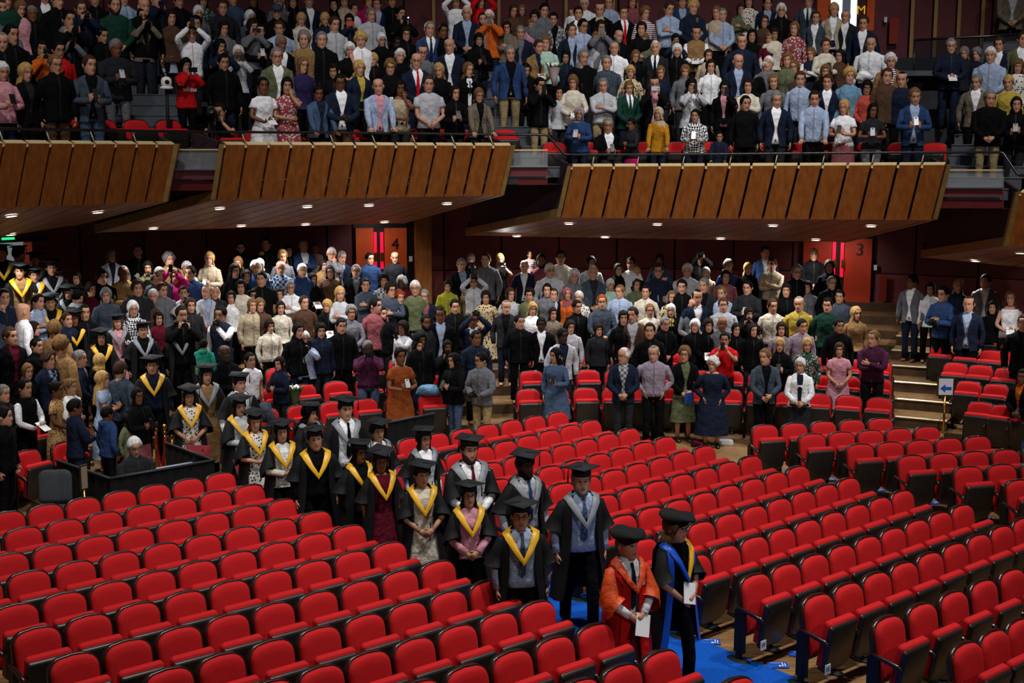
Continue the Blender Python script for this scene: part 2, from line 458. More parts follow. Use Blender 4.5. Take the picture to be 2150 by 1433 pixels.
        MB().loft([ring(.085, -.006), ring(.06, -.018), ring(.01, -.022)]).build('lens', M_LAMP, e)
        lx_ = 'left' if lx < 400 else 'centre' if lx < 1060 else 'right' if lx < 1900 else 'far right'
        tag(e, None, 'downlight', 'round downlights in the balcony soffits'); e['px'] = lx
        spot('downlight_lamp', tuple(p + sn * .05), tuple(p + Vector((0, -.25, -3))), 185, 145, .7, .08, (1, .98, .96))
    # rail
    # terraces of the box
    p0 = phi_of(cyl(b['j'][0] - (4 if key != 'D' else -12), 300, 12)); p1 = phi_of(cyl(b['j'][-1] + 4, 300, 12))
    rr = empty('balcony_terrace'); structure(rr, 'stepped seating tiers of the ' + b['name'])
    for k in range(0, 8):
        z = b['floor'] + .37 * k; r = 11.48 if k == 0 else 12.18 + .85 * (k - 1)
        V, F, F2 = ring_sector(r, 12.18 + .85 * k if k < 7 else 18.3, p0, p1, z, 14, z - .37 if k else z - .1)
        s = MB(); s.add(V, F + F2, [0] * len(F) + [1] * len(F2)); s.build('tier', [M_GREY, mat('tier_riser', '33343a', .9)], rr, smooth=False)
dl = sorted([o for o in bpy.data.objects if o.name.startswith('downlight') and o.get('px') is not None], key=lambda o: o['px'])
ORD = ['first', 'second', 'third', 'fourth', 'fifth', 'sixth', 'seventh', 'eighth', 'ninth', 'tenth', 'eleventh', 'twelfth', 'thirteenth', 'fourteenth',
       'fifteenth', 'sixteenth', 'seventeenth', 'eighteenth', 'nineteenth', 'twentieth', 'twenty-first', 'twenty-second', 'twenty-third', 'twenty-fourth', 'twenty-fifth',
       'twenty-sixth', 'twenty-seventh', 'twenty-eighth', 'twenty-ninth', 'thirtieth']
for i, o in enumerate(dl):
    o['label'] = 'bright round downlight in timber balcony soffit, %s from the left' % ORD[i]; del o['px']

# ---- hand rail along the balcony front
def rail_path(pts, r=.022, rad=11.33):
    P = [cyl(x, y, rad) for x, y in pts]
    out = []
    for a, b in zip(P[:-1], P[1:]):
        k = max(1, int((b - a).length / .8))
        out += [lerp(a, b, i / k) for i in range(k)]
    out.append(P[-1])
    # keep the long runs on the curve
    return out
RAIL = [(-160, 266), (0, 270), (180, 273), (368, 276), (455, 277), (640, 278), (850, 280), (1034, 282), (1145, 283), (1152, 286), (1184, 323), (1192, 324.5),
        (1400, 324), (1650, 322), (1880, 320), (2100, 319.5), (2106, 321), (2136, 366), (2142, 368), (2300, 368)]
rl = empty('balcony_rail'); structure(rl, 'black metal hand rail along the balcony fronts')
pp = rail_path(RAIL)
MB().limb([tuple(p) for p in pp], [.022] * len(pp), 6).build('rail_tube', M_RAIL, rl)
for key, b in BOXES.items():
    for i in range(1, len(b['T']) - 1, 2):
        x = b['j'][i]
        yr = np.interp(x, [q[0] for q in RAIL], [q[1] for q in RAIL])
        dx = -9 if key in 'AB' else 5
        MB().limb([tuple(cyl(x + dx, yr, 11.33)), tuple(b['T'][i] + Vector((0, 0.02, 0)))], [.011, .011], 5).build('rail_post', mat('pale_rod', 'b9a98c', .4), rl)

# ---- aisle mouths between the boxes
GAPS = [(366, 458, 314, 357, 377, 381, 400), (1072, 1150, 315, 350, 371, 374, 388), (1984, 2108, 357, 395, 414, 420, 437)]
for (xa, xb, yr, ys, yl, yb0, yb1) in GAPS:
    g = empty('aisle_mouth', tuple(cyl((xa + xb) / 2, ys, 11.5))); structure(g, 'aisle mouth with glass screen between balcony boxes')
    inv = Vector(g.location)
    def bar(name, x0, x1, y0, y1, r, mtl, depth=.06):
        a = [cyl(x0, y0, r) - inv, cyl(x1, y0, r) - inv, cyl(x1, y1, r) - inv, cyl(x0, y1, r) - inv]
        d = Vector((0, depth, 0)); s = MB(); s.add(*prism(a, [p + d for p in a])); s.build(name, mtl, g, smooth=False)
    bar('top_bar', xa, xb, yr - 1.5, yr + 1.5, 11.42, M_ENDW, .03)
    bar('glass_screen', xa, xb, yr + 1.5, ys - 2, 11.44, M_GLASS, .012)
    bar('sill', xa, xb, ys - 2, ys + 1, 11.4, M_METAL, .1)
    bar('fascia', xa - 4, xb, ys + 1, yl - 1, 11.45, M_MAROON2, .1)
    bar('ledge', xa - 8, xb, yl, yb0, 11.6, M_METAL, .3)
    bar('beam', xa - 12, xb, yb0, yb1, 11.5, M_REDBEAM, .3)
    z0 = cyl((xa + xb) / 2, ys, 11.5).z - .02; pc = phi_of(cyl((xa + xb) / 2, ys, 11.5))
    zu = cyl((xa + xb) / 2, yb1, 11.5).z
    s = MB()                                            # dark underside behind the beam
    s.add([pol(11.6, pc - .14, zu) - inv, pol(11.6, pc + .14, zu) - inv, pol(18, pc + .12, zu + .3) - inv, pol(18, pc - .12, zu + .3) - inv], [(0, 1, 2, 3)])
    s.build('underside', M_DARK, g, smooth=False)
    for k in range(16):
        ra, rb = 11.74 + .30 * k, 11.74 + .30 * (k + 1)
        z = z0 + .18 * k
        V, F, F2 = ring_sector(ra, rb, pc - .055, pc + .055, z, 4, z - .18)
        V = [p - inv for p in V]
        s = MB(); s.add(V, F + F2, [0] * 4 + [1] * 4)
        st = s.build('stair', [M_GREY, M_GREY], g, smooth=False)
        a = [pol(ra - .006, pc - .055 + .0275 * i, z + .004) - inv for i in range(5)]
        MB().limb([tuple(q) for q in a], [.012] * 5, 4).build('nosing', M_METAL, st, smooth=False)

# ---- doors
def wall_quad(x0, x1, y0, y1, r, d=.04):
    a = [cyl(x0, y0, r), cyl(x1, y0, r), cyl(x1, y1, r), cyl(x0, y1, r)]
    za = (a[0].z + a[1].z) / 2; zb = (a[2].z + a[3].z) / 2
    a = [Vector((p.x, p.y, za if i < 2 else zb)) for i, p in enumerate(a)]
    a[3].x, a[3].y = a[0].x, a[0].y; a[2].x, a[2].y = a[1].x, a[1].y
    return a
def wq(name, x0, x1, y0, y1, r, m_, parent=None, d=.04):
    a = wall_quad(x0, x1, y0, y1, r)
    n_ = (Vector((HC[0], HC[1], 0)) - Vector((a[0].x, a[0].y, 0))).normalized() * d
    s = MB(); s.add(*prism([p + n_ for p in a], a)); return s.build(name, m_, parent, smooth=False)
def put_text(txt, px_, py_, r, size, m_, parent):
    p = cyl(px_, py_, r); me = text_mesh(txt, size, m_)
    o = link('door_number', me, parent, tuple(p)); 
    o.rotation_euler = (pi / 2, 0, -phi_of(p)); return o
d2 = structure(empty('door_2'), 'orange double door numbered 4 at the back of the stalls')
wq('door_frame', 741, 868, 462, 700, 18.22, M_BLACK, d2)
wq('leaf', 746, 783, 478, 700, 18.12, M_ORANGE, d2); wq('leaf', 806, 853, 478, 700, 18.12, M_ORANGE, d2)
wq('mullion', 783, 806, 478, 700, 18.12, mat('door_stile', '2a1210', .6), d2)
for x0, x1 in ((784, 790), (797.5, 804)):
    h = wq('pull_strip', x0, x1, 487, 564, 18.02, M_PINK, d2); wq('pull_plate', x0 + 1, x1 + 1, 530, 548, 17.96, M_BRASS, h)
spot('door_fill_spot', tuple(cyl(800, 470, 16.9) + Vector((0, 0, -.05))), tuple(cyl(800, 560, 18.1)), 22, 110, .8, .08)  # added fill spot, no fixture, brightens the orange leaves
put_text('4', 830, 513, 18.04, .36, M_BLACK, d2)
d3 = structure(empty('door_3'), 'red orange double door numbered 3 above the right stairs')
wq('door_frame', 1682, 1838, 494, 660, 18.22, M_BLACK, d3)
wq('leaf', 1688, 1748, 500, 660, 18.12, M_ORANGE2, d3); wq('leaf', 1775, 1832, 500, 648, 18.12, M_ORANGE2, d3)
wq('mullion', 1748, 1775, 500, 660, 18.12, mat('door_stile', '2a1210', .6), d3)
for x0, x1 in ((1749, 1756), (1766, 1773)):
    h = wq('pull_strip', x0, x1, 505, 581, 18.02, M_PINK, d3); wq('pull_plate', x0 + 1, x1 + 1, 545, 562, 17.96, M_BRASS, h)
spot('door_fill_spot', tuple(cyl(1760, 506, 16.9) + Vector((0, 0, -.05))), tuple(cyl(1765, 590, 18.1)), 24, 110, .8, .08)  # another added fill spot, brightens the red orange leaves
put_text('3', 1805, 525, 18.04, .38, M_BLACK, d3)
for px_, py_, nm in ((862, 543, 'the orange door, beside the timber pilaster'), (1838.5, 561, 'the red door, above the oak stairs')):
    o = wq('light_switch', px_ - 3.4, px_ + 3.4, py_ - 5.5, py_ + 5.5, 18.16, M_WHITE); tag(o, 'small white switch plate right of %s' % nm, 'switch')
o = wq('trim_1', 869, 902, 440, 680, 17.8, M_WOODP, None, .2); structure(o, 'tall timber pilaster right of door 4')
o = wq('wall_poster', 1848, 1863, 577, 631, 18.1, mat('poster_red', '8a2316', .6)); tag(o, 'dark red poster on the wall right of door 3', 'poster')
# entrance at far left with the corridor beyond
d1 = structure(empty('door_1'), 'open entrance at far left where graduates come in')
wq('corridor_wall', -60, 48, 508, 640, 18.16, mat('corridor_white_glow', 'aeb4b8', .8, emit=.32), d1)  # emission stands in for the light of the room beyond
wq('open_leaf', 48, 66, 508, 640, 18.1, mat('open_door_red_glow', 'a8442e', .6, emit=.2), d1)  # leaf colour also glows, standing in for corridor light on it
wq('door_frame', 66, 92, 500, 640, 18.05, M_MAROON2, d1); wq('lintel', -60, 96, 498, 508, 17.95, M_BLACK, d1, .1)
o = wq('exit_sign', 3, 29, 498, 503, 17.8, mat('exit_green', '2be08a', .5, emit=1.2)); tag(o, 'thin green lit exit sign above the left entrance', 'exit sign')
# upper door behind the right balcony box
d4 = structure(empty('door_4'), 'bright doorway behind the top of the right balcony box')
wq('pillar', 1718, 1746, -40, 62, 17.9, M_ORANGE, d4); wq('bright_opening', 1746, 1771, -40, 60, 17.98, mat('foyer_light', 'dfe8ff', .5, emit=1.1), d4)
wq('opening_jamb', 1771, 1788, -40, 60, 17.9, mat('jamb_grey', '9aa4bd', .6), d4)
wq('bright_opening', 1788, 1802, -40, 60, 17.98, mat('foyer_light', 'dfe8ff', .5, emit=1.1), d4)
wq('sign_panel', 1802, 1823, -40, 62, 17.9, mat('brown_sign', '4a2410', .6), d4); wq('pillar', 1823, 1839, -40, 64, 17.85, M_ORANGE, d4)
put_text('M', 1808, 22, 17.8, .26, mat('sign_gold', 'f0b020', .5, emit=.5), d4)
o = wq('wall_poster', 1869, 1888, 38, 92, 18.0, mat('poster_orange', '8f2c16', .6)); tag(o, 'orange red framed poster on the balcony rear wall', 'poster')
o = wq('light_switch', 1857, 1863, 36, 47, 18.05, M_WHITE); tag(o, 'white switch plate on balcony rear wall beside poster', 'switch')
# black balustrade of the upper landing at right
ub = structure(empty('landing_balustrade'), 'black balustrade of the upper landing at right')
P = [at_y(1921, 84, 27.6), at_y(1990, 80, 27.4), at_y(2070, 76, 27.2), at_y(2200, 68, 27.0)]
MB().limb([tuple(p) for p in P], [.025] * 4, 6).build('rail_tube', M_RAIL, ub)
for i in range(3):
    a, b_ = P[i], P[i + 1]
    s = MB(); q = [a, b_, b_ - Vector((0, 0, .75)), a - Vector((0, 0, .75))]
    s.add(*prism(q, [p + Vector((0, .02, 0)) for p in q])); s.build('smoked_panel', mat('smoked_glass', '24262a', .1, alpha=.45), ub, smooth=False)
    MB().limb([tuple(a), tuple(a - Vector((0, 0, .95)))], [.02, .02], 5).build('post', M_RAIL, ub)
# ================================================================== theatre seats
M_RED = mat('red_seat_fabric', 'be1a1e', .85, noise=.10, scale=120, bump=.25, spec=.2)
M_SHELL = mat('black_stained_shell', '211d1b', .38, noise=.3, scale=40, spec=.5)
M_RIM = mat('dark_walnut', '2a1512', .28, noise=.25, scale=12, spec=.55)
M_POST = mat('black_steel', '131417', .6, spec=.3)
M_PLATE = mat('number_disc', 'a9aeb6', .4, metal=.6)
def outline(w, z0, z1, rt, rb, n=5, bulge=.0):
    pts = []
    def arc(cx, cz, r, a0, a1):
        for i in range(n + 1):
            a = a0 + (a1 - a0) * i / n; pts.append((cx + r * cos(a), cz + r * sin(a)))
    arc(w / 2 - rt, z1 - rt, rt, 0, pi / 2)
    if bulge: pts.append((0, z1 + bulge))
    arc(-w / 2 + rt, z1 - rt, rt, pi / 2, pi)
    arc(-w / 2 + rb, z0 + rb, rb, pi, 1.5 * pi); arc(w / 2 - rb, z0 + rb, rb, 1.5 * pi, 2 * pi)
    return np.array(pts)
def slab(ol, ys, insets, bend=0.0):
    """rings of an outline at depths ys with insets"""
    c = (ol.max(0) + ol.min(0)) / 2; half = (ol.max(0) - ol.min(0)) / 2
    out = []
    for y, ins in zip(ys, insets):
        q = c + (ol - c) * (1 - ins / half)
        out.append(np.c_[q[:, 0], np.full(len(q), y) - bend * (q[:, 0] ** 2), q[:, 1]])
    return out
def tilt(rings, ang, py, pz):
    R = np.array(rings); y = R[..., 1] - py; z = R[..., 2] - pz
    c, s = cos(ang), sin(ang)
    R[..., 1] = py + y * c + z * s; R[..., 2] = pz - y * s + z * c
    return R
SEAT = {}
ol = outline(.44, .30, .855, .125, .03, bulge=.008)
SEAT['backrest'] = MB().loft(tilt(slab(ol, [.02, -.03, -.055, -.068, -.075], [.004, 0, .012, .035, .09], .35), radians(9), 0, .35)).mesh('backrest', [M_RED])
ol = outline(.472, .27, .872, .135, .04, bulge=.010)
SEAT['back_shell'] = MB().loft(tilt(slab(ol, [.055, .06, .04, -.008, -.012], [.05, .02, 0, 0, .012], .35), radians(9), 0, .35)).mesh('back_shell', [M_RIM])
# tipped up pan: red cushion behind, black shell in front
ol = outline(.43, .25, .745, .04, .03)
pt = radians(-11)
SEAT['cushion'] = MB().loft(tilt(slab(ol, [-.105, -.12, -.165, -.185], [.02, 0, 0, .004], .25), pt, -.08, .26)).mesh('cushion', [M_RED])
ol = outline(.435, .20, .715, .03, .13)
SEAT['seat_shell'] = MB().loft(tilt(slab(ol, [-.18, -.185, -.21, -.225], [.0, 0, .004, .03], .25), pt, -.08, .26)).mesh('seat_shell', [M_SHELL])
a = MB(); a.limb([(-.252, .05, .575), (-.252, -.05, .565), (-.252, -.18, .545), (-.252, -.25, .53), (-.252, -.285, .515), (-.252, -.292, .505)], [.016, .024, .026, .03, .022, .006], 8, flat=1.0)
SEAT['armrest'] = a.mesh('armrest', [M_RIM])
a = MB(); a.box(-.252, .01, .33, .035, .13, .46); a.box(-.252, .02, .12, .05, .05, .24)
SEAT['standard'] = a.mesh('standard', [M_POST], smooth=False)
a_ = np.arange(16) * 2 * pi / 16
rg = lambda r, z: np.c_[-.252 + .075 * r * np.cos(a_), .02 + .16 * r * np.sin(a_), np.full(16, z)]
SEAT['foot_plate'] = MB().loft([rg(1, 0.0), rg(1, .01), rg(.9, .018), rg(.4, .03)]).mesh('foot_plate', [M_POST])
rg2 = lambda r, z: np.c_[.012 * r * np.cos(a_[::2]), np.full(8, z), .012 * r * np.sin(a_[::2])]
d_ = MB(); d_.loft(tilt([rg2(1, -.222) + (0, 0, .62), rg2(1, -.231) + (0, 0, .62)], pt, -.08, .26)); SEAT['number_disc'] = d_.mesh('number_disc', [M_PLATE])
SEAT_PARTS = ['backrest', 'back_shell', 'cushion', 'seat_shell', 'armrest', 'standard', 'foot_plate', 'number_disc']
NSEAT = 0
SEATS = []
def seat(p, rz, label, group, end=False, parts=SEAT_PARTS):
    global NSEAT
    e = empty('theatre_seat', (p[0], p[1], p[2]), rz)
    tag(e, label, 'seat', group)
    for k in parts: link(k, SEAT[k], e)
    if end:
        for k in ('armrest', 'standard', 'foot_plate'):
            if k in parts:
                o = link(k, SEAT[k], e); o.location = (.504, 0, 0)
    NSEAT += 1
    SEATS.append(e)
    return e
ROW_RZ = radians(40)          # left and middle blocks face the stage at lower right
TVEC = Vector((cos(ROW_RZ), sin(ROW_RZ), 0))
SH = .86
def ordn(i): return ORD[i] if i < len(ORD) else '%dth' % (i + 1)
def seat_row(a, b, rz, rowname, group, rev=False, h=SH, z=0.0, pitch=.503, count_from='left'):
    A = at_h(a[0], a[1], h + z); B = at_h(b[0], b[1], h + z)
    A.z = B.z = z
    n = max(1, round((B - A).length / pitch)) if (B - A).length > .2 else 0
    r = []
    for i in range(n + 1):
        p = lerp(A, B, i / n) if n else A
        # seat tops lean back: move the foot forward a little
        p = p + Vector((sin(rz), -cos(rz), 0)) * .075
        lab = 'red seat, %s from %s, %s' % (ordn(i), count_from, rowname)
        r.append(seat((p.x, p.y, z), rz, lab, group, end=(i == n)))
    return r
def P5(k, x, y): return cpx(k, x, y)
LROWS = [(('c1', 40, 1415), ('c1', 1830, 1090)), (('c5', -180, 210), ('c1', 2070, 1190)), (('c5', 50, 360), ('c2', 200, 1310)), (('c5', -180, 590), ('c6', 470, 10)),
         (('c5', 110, 785), ('c6', 750, 125)), (('c5', 290, 980), ('c6', 1085, 268)), (('c5', 600, 1200), ('c6', 1490, 425)), (('c5', 1390, 1325), ('c6', 1900, 590)),
         (('c6', 90, 1430), ('c7', 165, 765)), (('c6', 1330, 1430), ('c7', 650, 955)), (('c7', 520, 1420), ('c7', 1200, 1180)), (('c7', 1700, 1455), ('c7', 1830, 1410))]
for i, (a, b) in enumerate(LROWS):
    nm = '%s row from back of left front block' % ordn(i)
    if i == 11:
        seat_row(cpx(*b), cpx(*b), ROW_RZ, nm, 'red seats of the left front block', count_from='left')
    else: seat_row(cpx(*a), cpx(*b), ROW_RZ, nm, 'red seats of the left front block')
CROWS = [((800, 931), ('c3', 345, 580)), ((850, 977), ('c3', 620, 650)), ((912, 1000), ('c3', 940, 720)), ((983, 1022), ('c3', 1240, 790)), ((1060, 1046), ('c3', 1570, 865)),
         ((1145, 1072), ('c3', 1955, 950)), ((1240, 1100), ('c4', 240, 1035)), ((1345, 1133), ('c4', 660, 1135)), ((1455, 1167), ('c4', 1110, 1240)),
         (('c7', 1990, 535), ('c8', 1610, -45)), (('c8', 400, 705), ('c8', 2120, 65)), (('c8', 990, 890), ('c8', 2250, 410)), (('c8', 1640, 1110), ('c8', 2300, 820)),
         (('c8', 2200, 1400), ('c8', 2400, 1310))]
MIDROWS = []
for i, (a, b) in enumerate(CROWS):
    nm = '%s row from back of middle front block' % ordn(i)
    MIDROWS.append(seat_row(a if len(a) == 2 else cpx(*a), cpx(*b), ROW_RZ, nm, 'red seats of the middle front block'))
RROWS = [(('c3', 2085, 685), ('c4', 940, 630)), (('c4', 370, 760), ('c4', 1330, 700)), (('c4', 770, 845), ('c4', 1750, 780)), (('c4', 1200, 940), ('c4', 2240, 875)),
         (('c4', 1670, 1035), ('c4', 2230, 995)), (('c4', 2110, 1145), ('c4', 2400, 1120))]
for i, (a, b) in enumerate(RROWS):
    nm = '%s row from back of right front block' % ordn(i)
    seat_row(cpx(*a), cpx(*b), radians(14), nm, 'red seats of the right front block')
FROWS = [(0, [(1790, 500), (1985, 525), (2180, 550)]), (1, [(1690, 325), (1920, 350), (2130, 376)]), (2, [(1580, 170), (1790, 190), (2010, 215)]), (3, [(1470, 20), (1680, 45), (1880, 65), (2060, 80)]),
         (4, [(1600, -110), (1850, -85), (2080, -50)])]
for k, pts in FROWS:
    for i, (x, y) in enumerate(pts):
        z = .185 * k; p = at_h(*cpx('c4', x, y), SH + z)
        seat((p.x, p.y, z), -phi_of(p), 'red seat right of the stairs, %s from left, %s row up' % (ordn(i), ordn(k)), 'red seats right of the stairs')
# raked stalls rows behind
def arc_seats(k, pa, pb, rowname, group, rbase=R0, zf=None, pitch=.505, parts=SEAT_PARTS):
    r = rbase + .82 * k if zf is None else rbase
    z = .185 * k if zf is None else zf
    n = int(abs(pb - pa) * r / pitch)
    for i in range(n + 1):
        ph = pa + (pb - pa) * i / max(1, n); p = pol(r, ph, z)
        seat((p.x, p.y, z), -ph, 'red seat, %s from left, %s' % (ordn(i), rowname), group, end=(i == n), parts=parts)
def ph_px(px_, k): return phi_of(cyl(px_, 850 - 34 * k, R0 + .82 * k))
SP_ = ['backrest', 'back_shell', 'cushion', 'seat_shell', 'armrest', 'standard']
for k in range(3):
    rn = ['front', 'second', 'third'][k]
    arc_seats(k, ph_px(-30, k), ph_px(135, k), rn + ' stalls row at the far left', 'red stalls seats at the far left', parts=SP_)
    arc_seats(k, ph_px(560 + 12 * k, k), ph_px(905, k), rn + ' stalls row left of the keyboard aisle', 'red stalls seats left of centre', parts=SP_)
    arc_seats(k, ph_px(1110 + 6 * k, k), ph_px(1846, k), rn + ' stalls row right of centre', 'red stalls seats right of centre', parts=SP_)
# balcony front rows
for key, (xa, xb) in {'A': (-60, 360), 'B': (478, 1062), 'C': (1165, 1960)}.items():
    arc_seats(0, phi_of(cyl(xa, 290, 12)), phi_of(cyl(xb, 290, 12)), 'front row of the ' + BOXES[key]['name'], 'red balcony front row seats', 12.06, BOXES[key]['floor'], pitch=.56, parts=SP_)
# row letters on the aisle seats of the middle block
M_LAB = mat('row_label_white', 'd9dbe2', .6)
for i, t in ((9, 'FF'), (10, 'EE'), (11, 'DD')):
    e = MIDROWS[i][0]
    s = MB(); s.box(0, 0, 0, .085, .006, .10); pl = s.build('row_label', M_LAB, e, smooth=False)
    pl.location = (-.252, -.30, .27); pl.rotation_euler = (0, 0, 0)
    o = link('lettering', text_mesh(t, .06, M_BLACK), pl, (0, -.005, 0)); o.rotation_euler = (pi / 2, 0, 0)
# ================================================================== people
def ell(hw, df, db, z, n=16, cx=0.0, cy=0.0, a0=0.0, a1=2 * pi, ex=.85, closed=True):
    """ring of a torso; angle 0 is the front (-y)"""
    a = np.linspace(a0, a1, n, endpoint=not closed)
    s, c = np.sin(a), np.cos(a)
    s = np.sign(s) * np.abs(s) ** ex; c2 = np.sign(c) * np.abs(c) ** ex
    d = np.where(c2 > 0, df, db)
    return np.c_[cx + hw * s, cy - d * c2, np.full(n, z)]
# ---- one head template: face, nose, sockets, lips, ears, neck
def head_template():
    th = np.radians(np.r_[np.arange(-80, 81, 10), np.array([100, 125, 150, 180, 210, 235, 260])])
    prof = [(-.235, .068, .052, .070, .022), (-.17, .056, .044, .060, .022), (-.132, .054, .054, .062, .016), (-.122, .048, .082, .064, .006),
            (-.108, .050, .092, .070, 0), (-.090, .059, .096, .076, 0), (-.070, .064, .0965, .082, 0), (-.0585, .0665, .098, .085, 0), (-.047, .069, .0965, .088, 0),
            (-.030, .072, .0955, .092, 0), (-.012, .074, .094, .096, 0), (.007, .0755, .092, .099, 0), (.018, .0765, .0925, .101, 0), (.032, .077, .0965, .102, 0),
            (.040, .077, .0975, .102, 0), (.053, .077, .0965, .1015, 0), (.067, .0765, .094, .100, 0), (.083, .072, .086, .093, 0), (.099, .061, .070, .078, 0), (.110, .043, .049, .056, 0), (.1165, .020, .022, .026, 0)]
    R = []
    for z, hw, df, db, cy in prof:
        s, c = np.sin(th), np.cos(th)
        d = np.where(c > 0, df, db)
        x = hw * s; y = cy - d * c; zz = np.full(len(th), z)
        fr = c > .15
        nose = np.exp(-(x / .011) ** 2) * np.interp(z, [-.05, -.043, -.034, -.022, .0, .024, .036], [0, .006, .021, .020, .012, .004, 0])
        wing = np.exp(-((np.abs(x) - .014) / .007) ** 2) * np.interp(z, [-.046, -.036, -.024], [0, .008, 0])
        eye = np.exp(-((np.abs(x) - .031) / .013) ** 2) * np.interp(z, [-.012, .006, .020, .034], [0, .009, .009, 0])
        lip = np.exp(-(x / .020) ** 2) * np.interp(z, [-.080, -.070, -.064, -.0585, -.053, -.044], [0, .004, .005, .001, .005, 0])
        chin = np.exp(-(x / .022) ** 2) * np.interp(z, [-.125, -.108, -.09, -.078], [0, .006, .004, 0])
        brow = np.exp(-((np.abs(x) - .028) / .02) ** 2) * np.interp(z, [.022, .034, .046], [0, .004, 0])
        y = y - (nose + wing - eye + lip + chin + brow) * fr
        R.append(np.c_[x, y, zz])
    R = np.array(R); m, n = R.shape[:2]
    F = list(grid_faces(m, n, True)); F.append(tuple((m - 1) * n + i for i in range(n)))
    V = R.reshape(-1, 3)
    M = []
    for f in F:
        c = V[list(f)].mean(0); k = 0
        if c[1] < -.05:
            if .016 < abs(c[0]) < .040 and .007 < c[2] < .018: k = 1
            elif .014 < abs(c[0]) < .05 and .031 < c[2] < .041: k = 2
            elif abs(c[0]) < .025 and -.071 < c[2] < -.047: k = 3
        M.append(k)
    B = MB(); B.add(V, F, M)
    a = np.arange(7) * 2 * pi / 7
    for s in (-1, 1):
        rings = [np.c_[np.full(7, s * x), .012 + ry * np.cos(a), -.004 + rz * np.sin(a)] for x, ry, rz in ((.068, .016, .028), (.084, .020, .032), (.090, .014, .024))]
        B.loft(rings, 0, True, False, True)
    return np.vstack(B.v), B.f, B.m
HV, HF, HM = head_template()
FINGERS = [(-.030, .062), (-.010, .074), (.010, .070), (.030, .054)]
def hand(B, W, d, nrm, side, curl, k, mi=0):
    """palm with four fingers and a thumb; d = direction of the fingers, nrm = palm side"""
    d = np.array(d, float); d /= np.linalg.norm(d)
    nrm = np.array(nrm, float); nrm -= d * nrm.dot(d); nrm /= np.linalg.norm(nrm) + 1e-9
    b = np.cross(d, nrm) * side; W = np.array(W, float)
    q = []
    for t, w_, th in ((-.01, .026, .020), (.02, .033, .018), (.06, .041, .016), (.092, .039, .011)):
        c = W + d * t * k
        a = np.arange(8) * pi / 4
        q.append(c + k * (w_ * np.cos(a)[:, None] * b + th * np.sin(a)[:, None] * nrm))
    B.loft(q, mi)
    for j, (off, L) in enumerate(FINGERS):
        p0 = W + k * (d * .085 + b * off); cu = curl * (1 + .08 * j)
        d1 = d * cos(cu * .7) + nrm * sin(cu * .7); d2 = d * cos(cu * 1.7) + nrm * sin(cu * 1.7)
        p1 = p0 + d1 * L * .55 * k; p2 = p1 + d2 * L * .5 * k
        B.limb([p0, p1, p2], [.0098 * k, .009 * k, .0065 * k], 4, mi)
    t0 = W + k * (d * .03 + b * .033); dt = d * .62 + b * .55 + nrm * .45 * min(1, .4 + curl)
    dt /= np.linalg.norm(dt); t1 = t0 + dt * .035 * k; t2 = t1 + (dt * .7 + d * .5) / 1.1 * .032 * k
    B.limb([t0 - b * .012 * k, t1, t2], [.013 * k, .0105 * k, .0075 * k], 4, mi)
def ik(S, W, l1, l2, pole):
    S = np.array(S, float); W = np.array(W, float); v = W - S; d = np.linalg.norm(v)
    u = v / d
    if d > (l1 + l2) * .995: d = (l1 + l2) * .995; W = S + u * d
    if d < .12: d = .12; W = S + u * d
    a = (l1 * l1 - l2 * l2 + d * d) / (2 * d); h = math.sqrt(max(1e-6, l1 * l1 - a * a))
    p = np.array(pole, float); p -= u * p.dot(u); p /= np.linalg.norm(p) + 1e-9
    return S + u * a + p * h, W
# pose: per arm wrist target (x outward), elbow pole, hand direction, palm normal, curl
ARM = {
 'down': ((.245, -.05, .86), (.5, .8, 0), (0, -.12, -1), (-1, 0, 0), .5),
 'clasp': ((.075, -.215, .945), (.9, .5, -.2), (-.8, -.25, -.5), (-.2, 1, -.2), .8),
 'cross': ((-.045, -.215, 1.17), (.8, -.1, -.6), (-1, .15, .12), (0, 1, 0), .5),
 'phone': ((.070, -.275, 1.10), (.7, .3, -.7), (-.25, -.45, .85), (-.7, .4, .3), .9),
 'raise': ((.075, -.265, 1.42), (.7, 0, -.8), (-.15, -.3, .95), (-.8, .3, 0), .9),
 'over': ((.085, -.22, 1.70), (.8, -.2, -.6), (-.1, -.25, .96), (-.8, .3, 0), .9),
 'rail': ((.20, -.34, .86), (.8, .6, .1), (.1, -.85, -.35), (0, -.2, -1), .3),
 'pocket': ((.165, -.07, .96), (.9, .7, 0), (-.25, -.3, -.9), (-1, 0, 0), .3),
 'hold': ((.085, -.24, 1.00), (.9, .4, -.4), (-.6, -.5, .3), (0, .3, .9), .7),
 'face': ((.045, -.135, 1.43), (.6, -.2, -.8), (-.1, .05, 1), (-.2, .9, 0), .5),
 'waist': ((.02, -.20, 1.06), (.9, .2, -.4), (-.9, -.2, .1), (0, 1, 0), .5),
 'back': ((.10, .17, .95), (.9, .2, 0), (-.8, .1, -.6), (0, 1, 0), .5),
}
POSE = dict(d=('down', 'down'), c=('clasp', 'clasp'), x=('cross', 'cross'), p=('phone', 'phone'), r=('raise', 'raise'), R=('over', 'over'), a=('rail', 'rail'),
            k=('pocket', 'pocket'), h=('hold', 'hold'), f=('waist', 'face'), o=('down', 'phone'), O=('down', 'raise'), b=('back', 'back'), w=('waist', 'down'), q=('pocket', 'phone'))
POSEN = dict(d='arms down', c='hands clasped', x='arms crossed', p='holding a phone', r='filming with a raised phone', R='holding a phone overhead', a='hands on the rail',
             k='hands in pockets', h='holding a booklet', f='hand to face', o='phone in one hand', O='phone raised one-handed', b='hands behind back', w='hand at waist', q='phone in one hand')
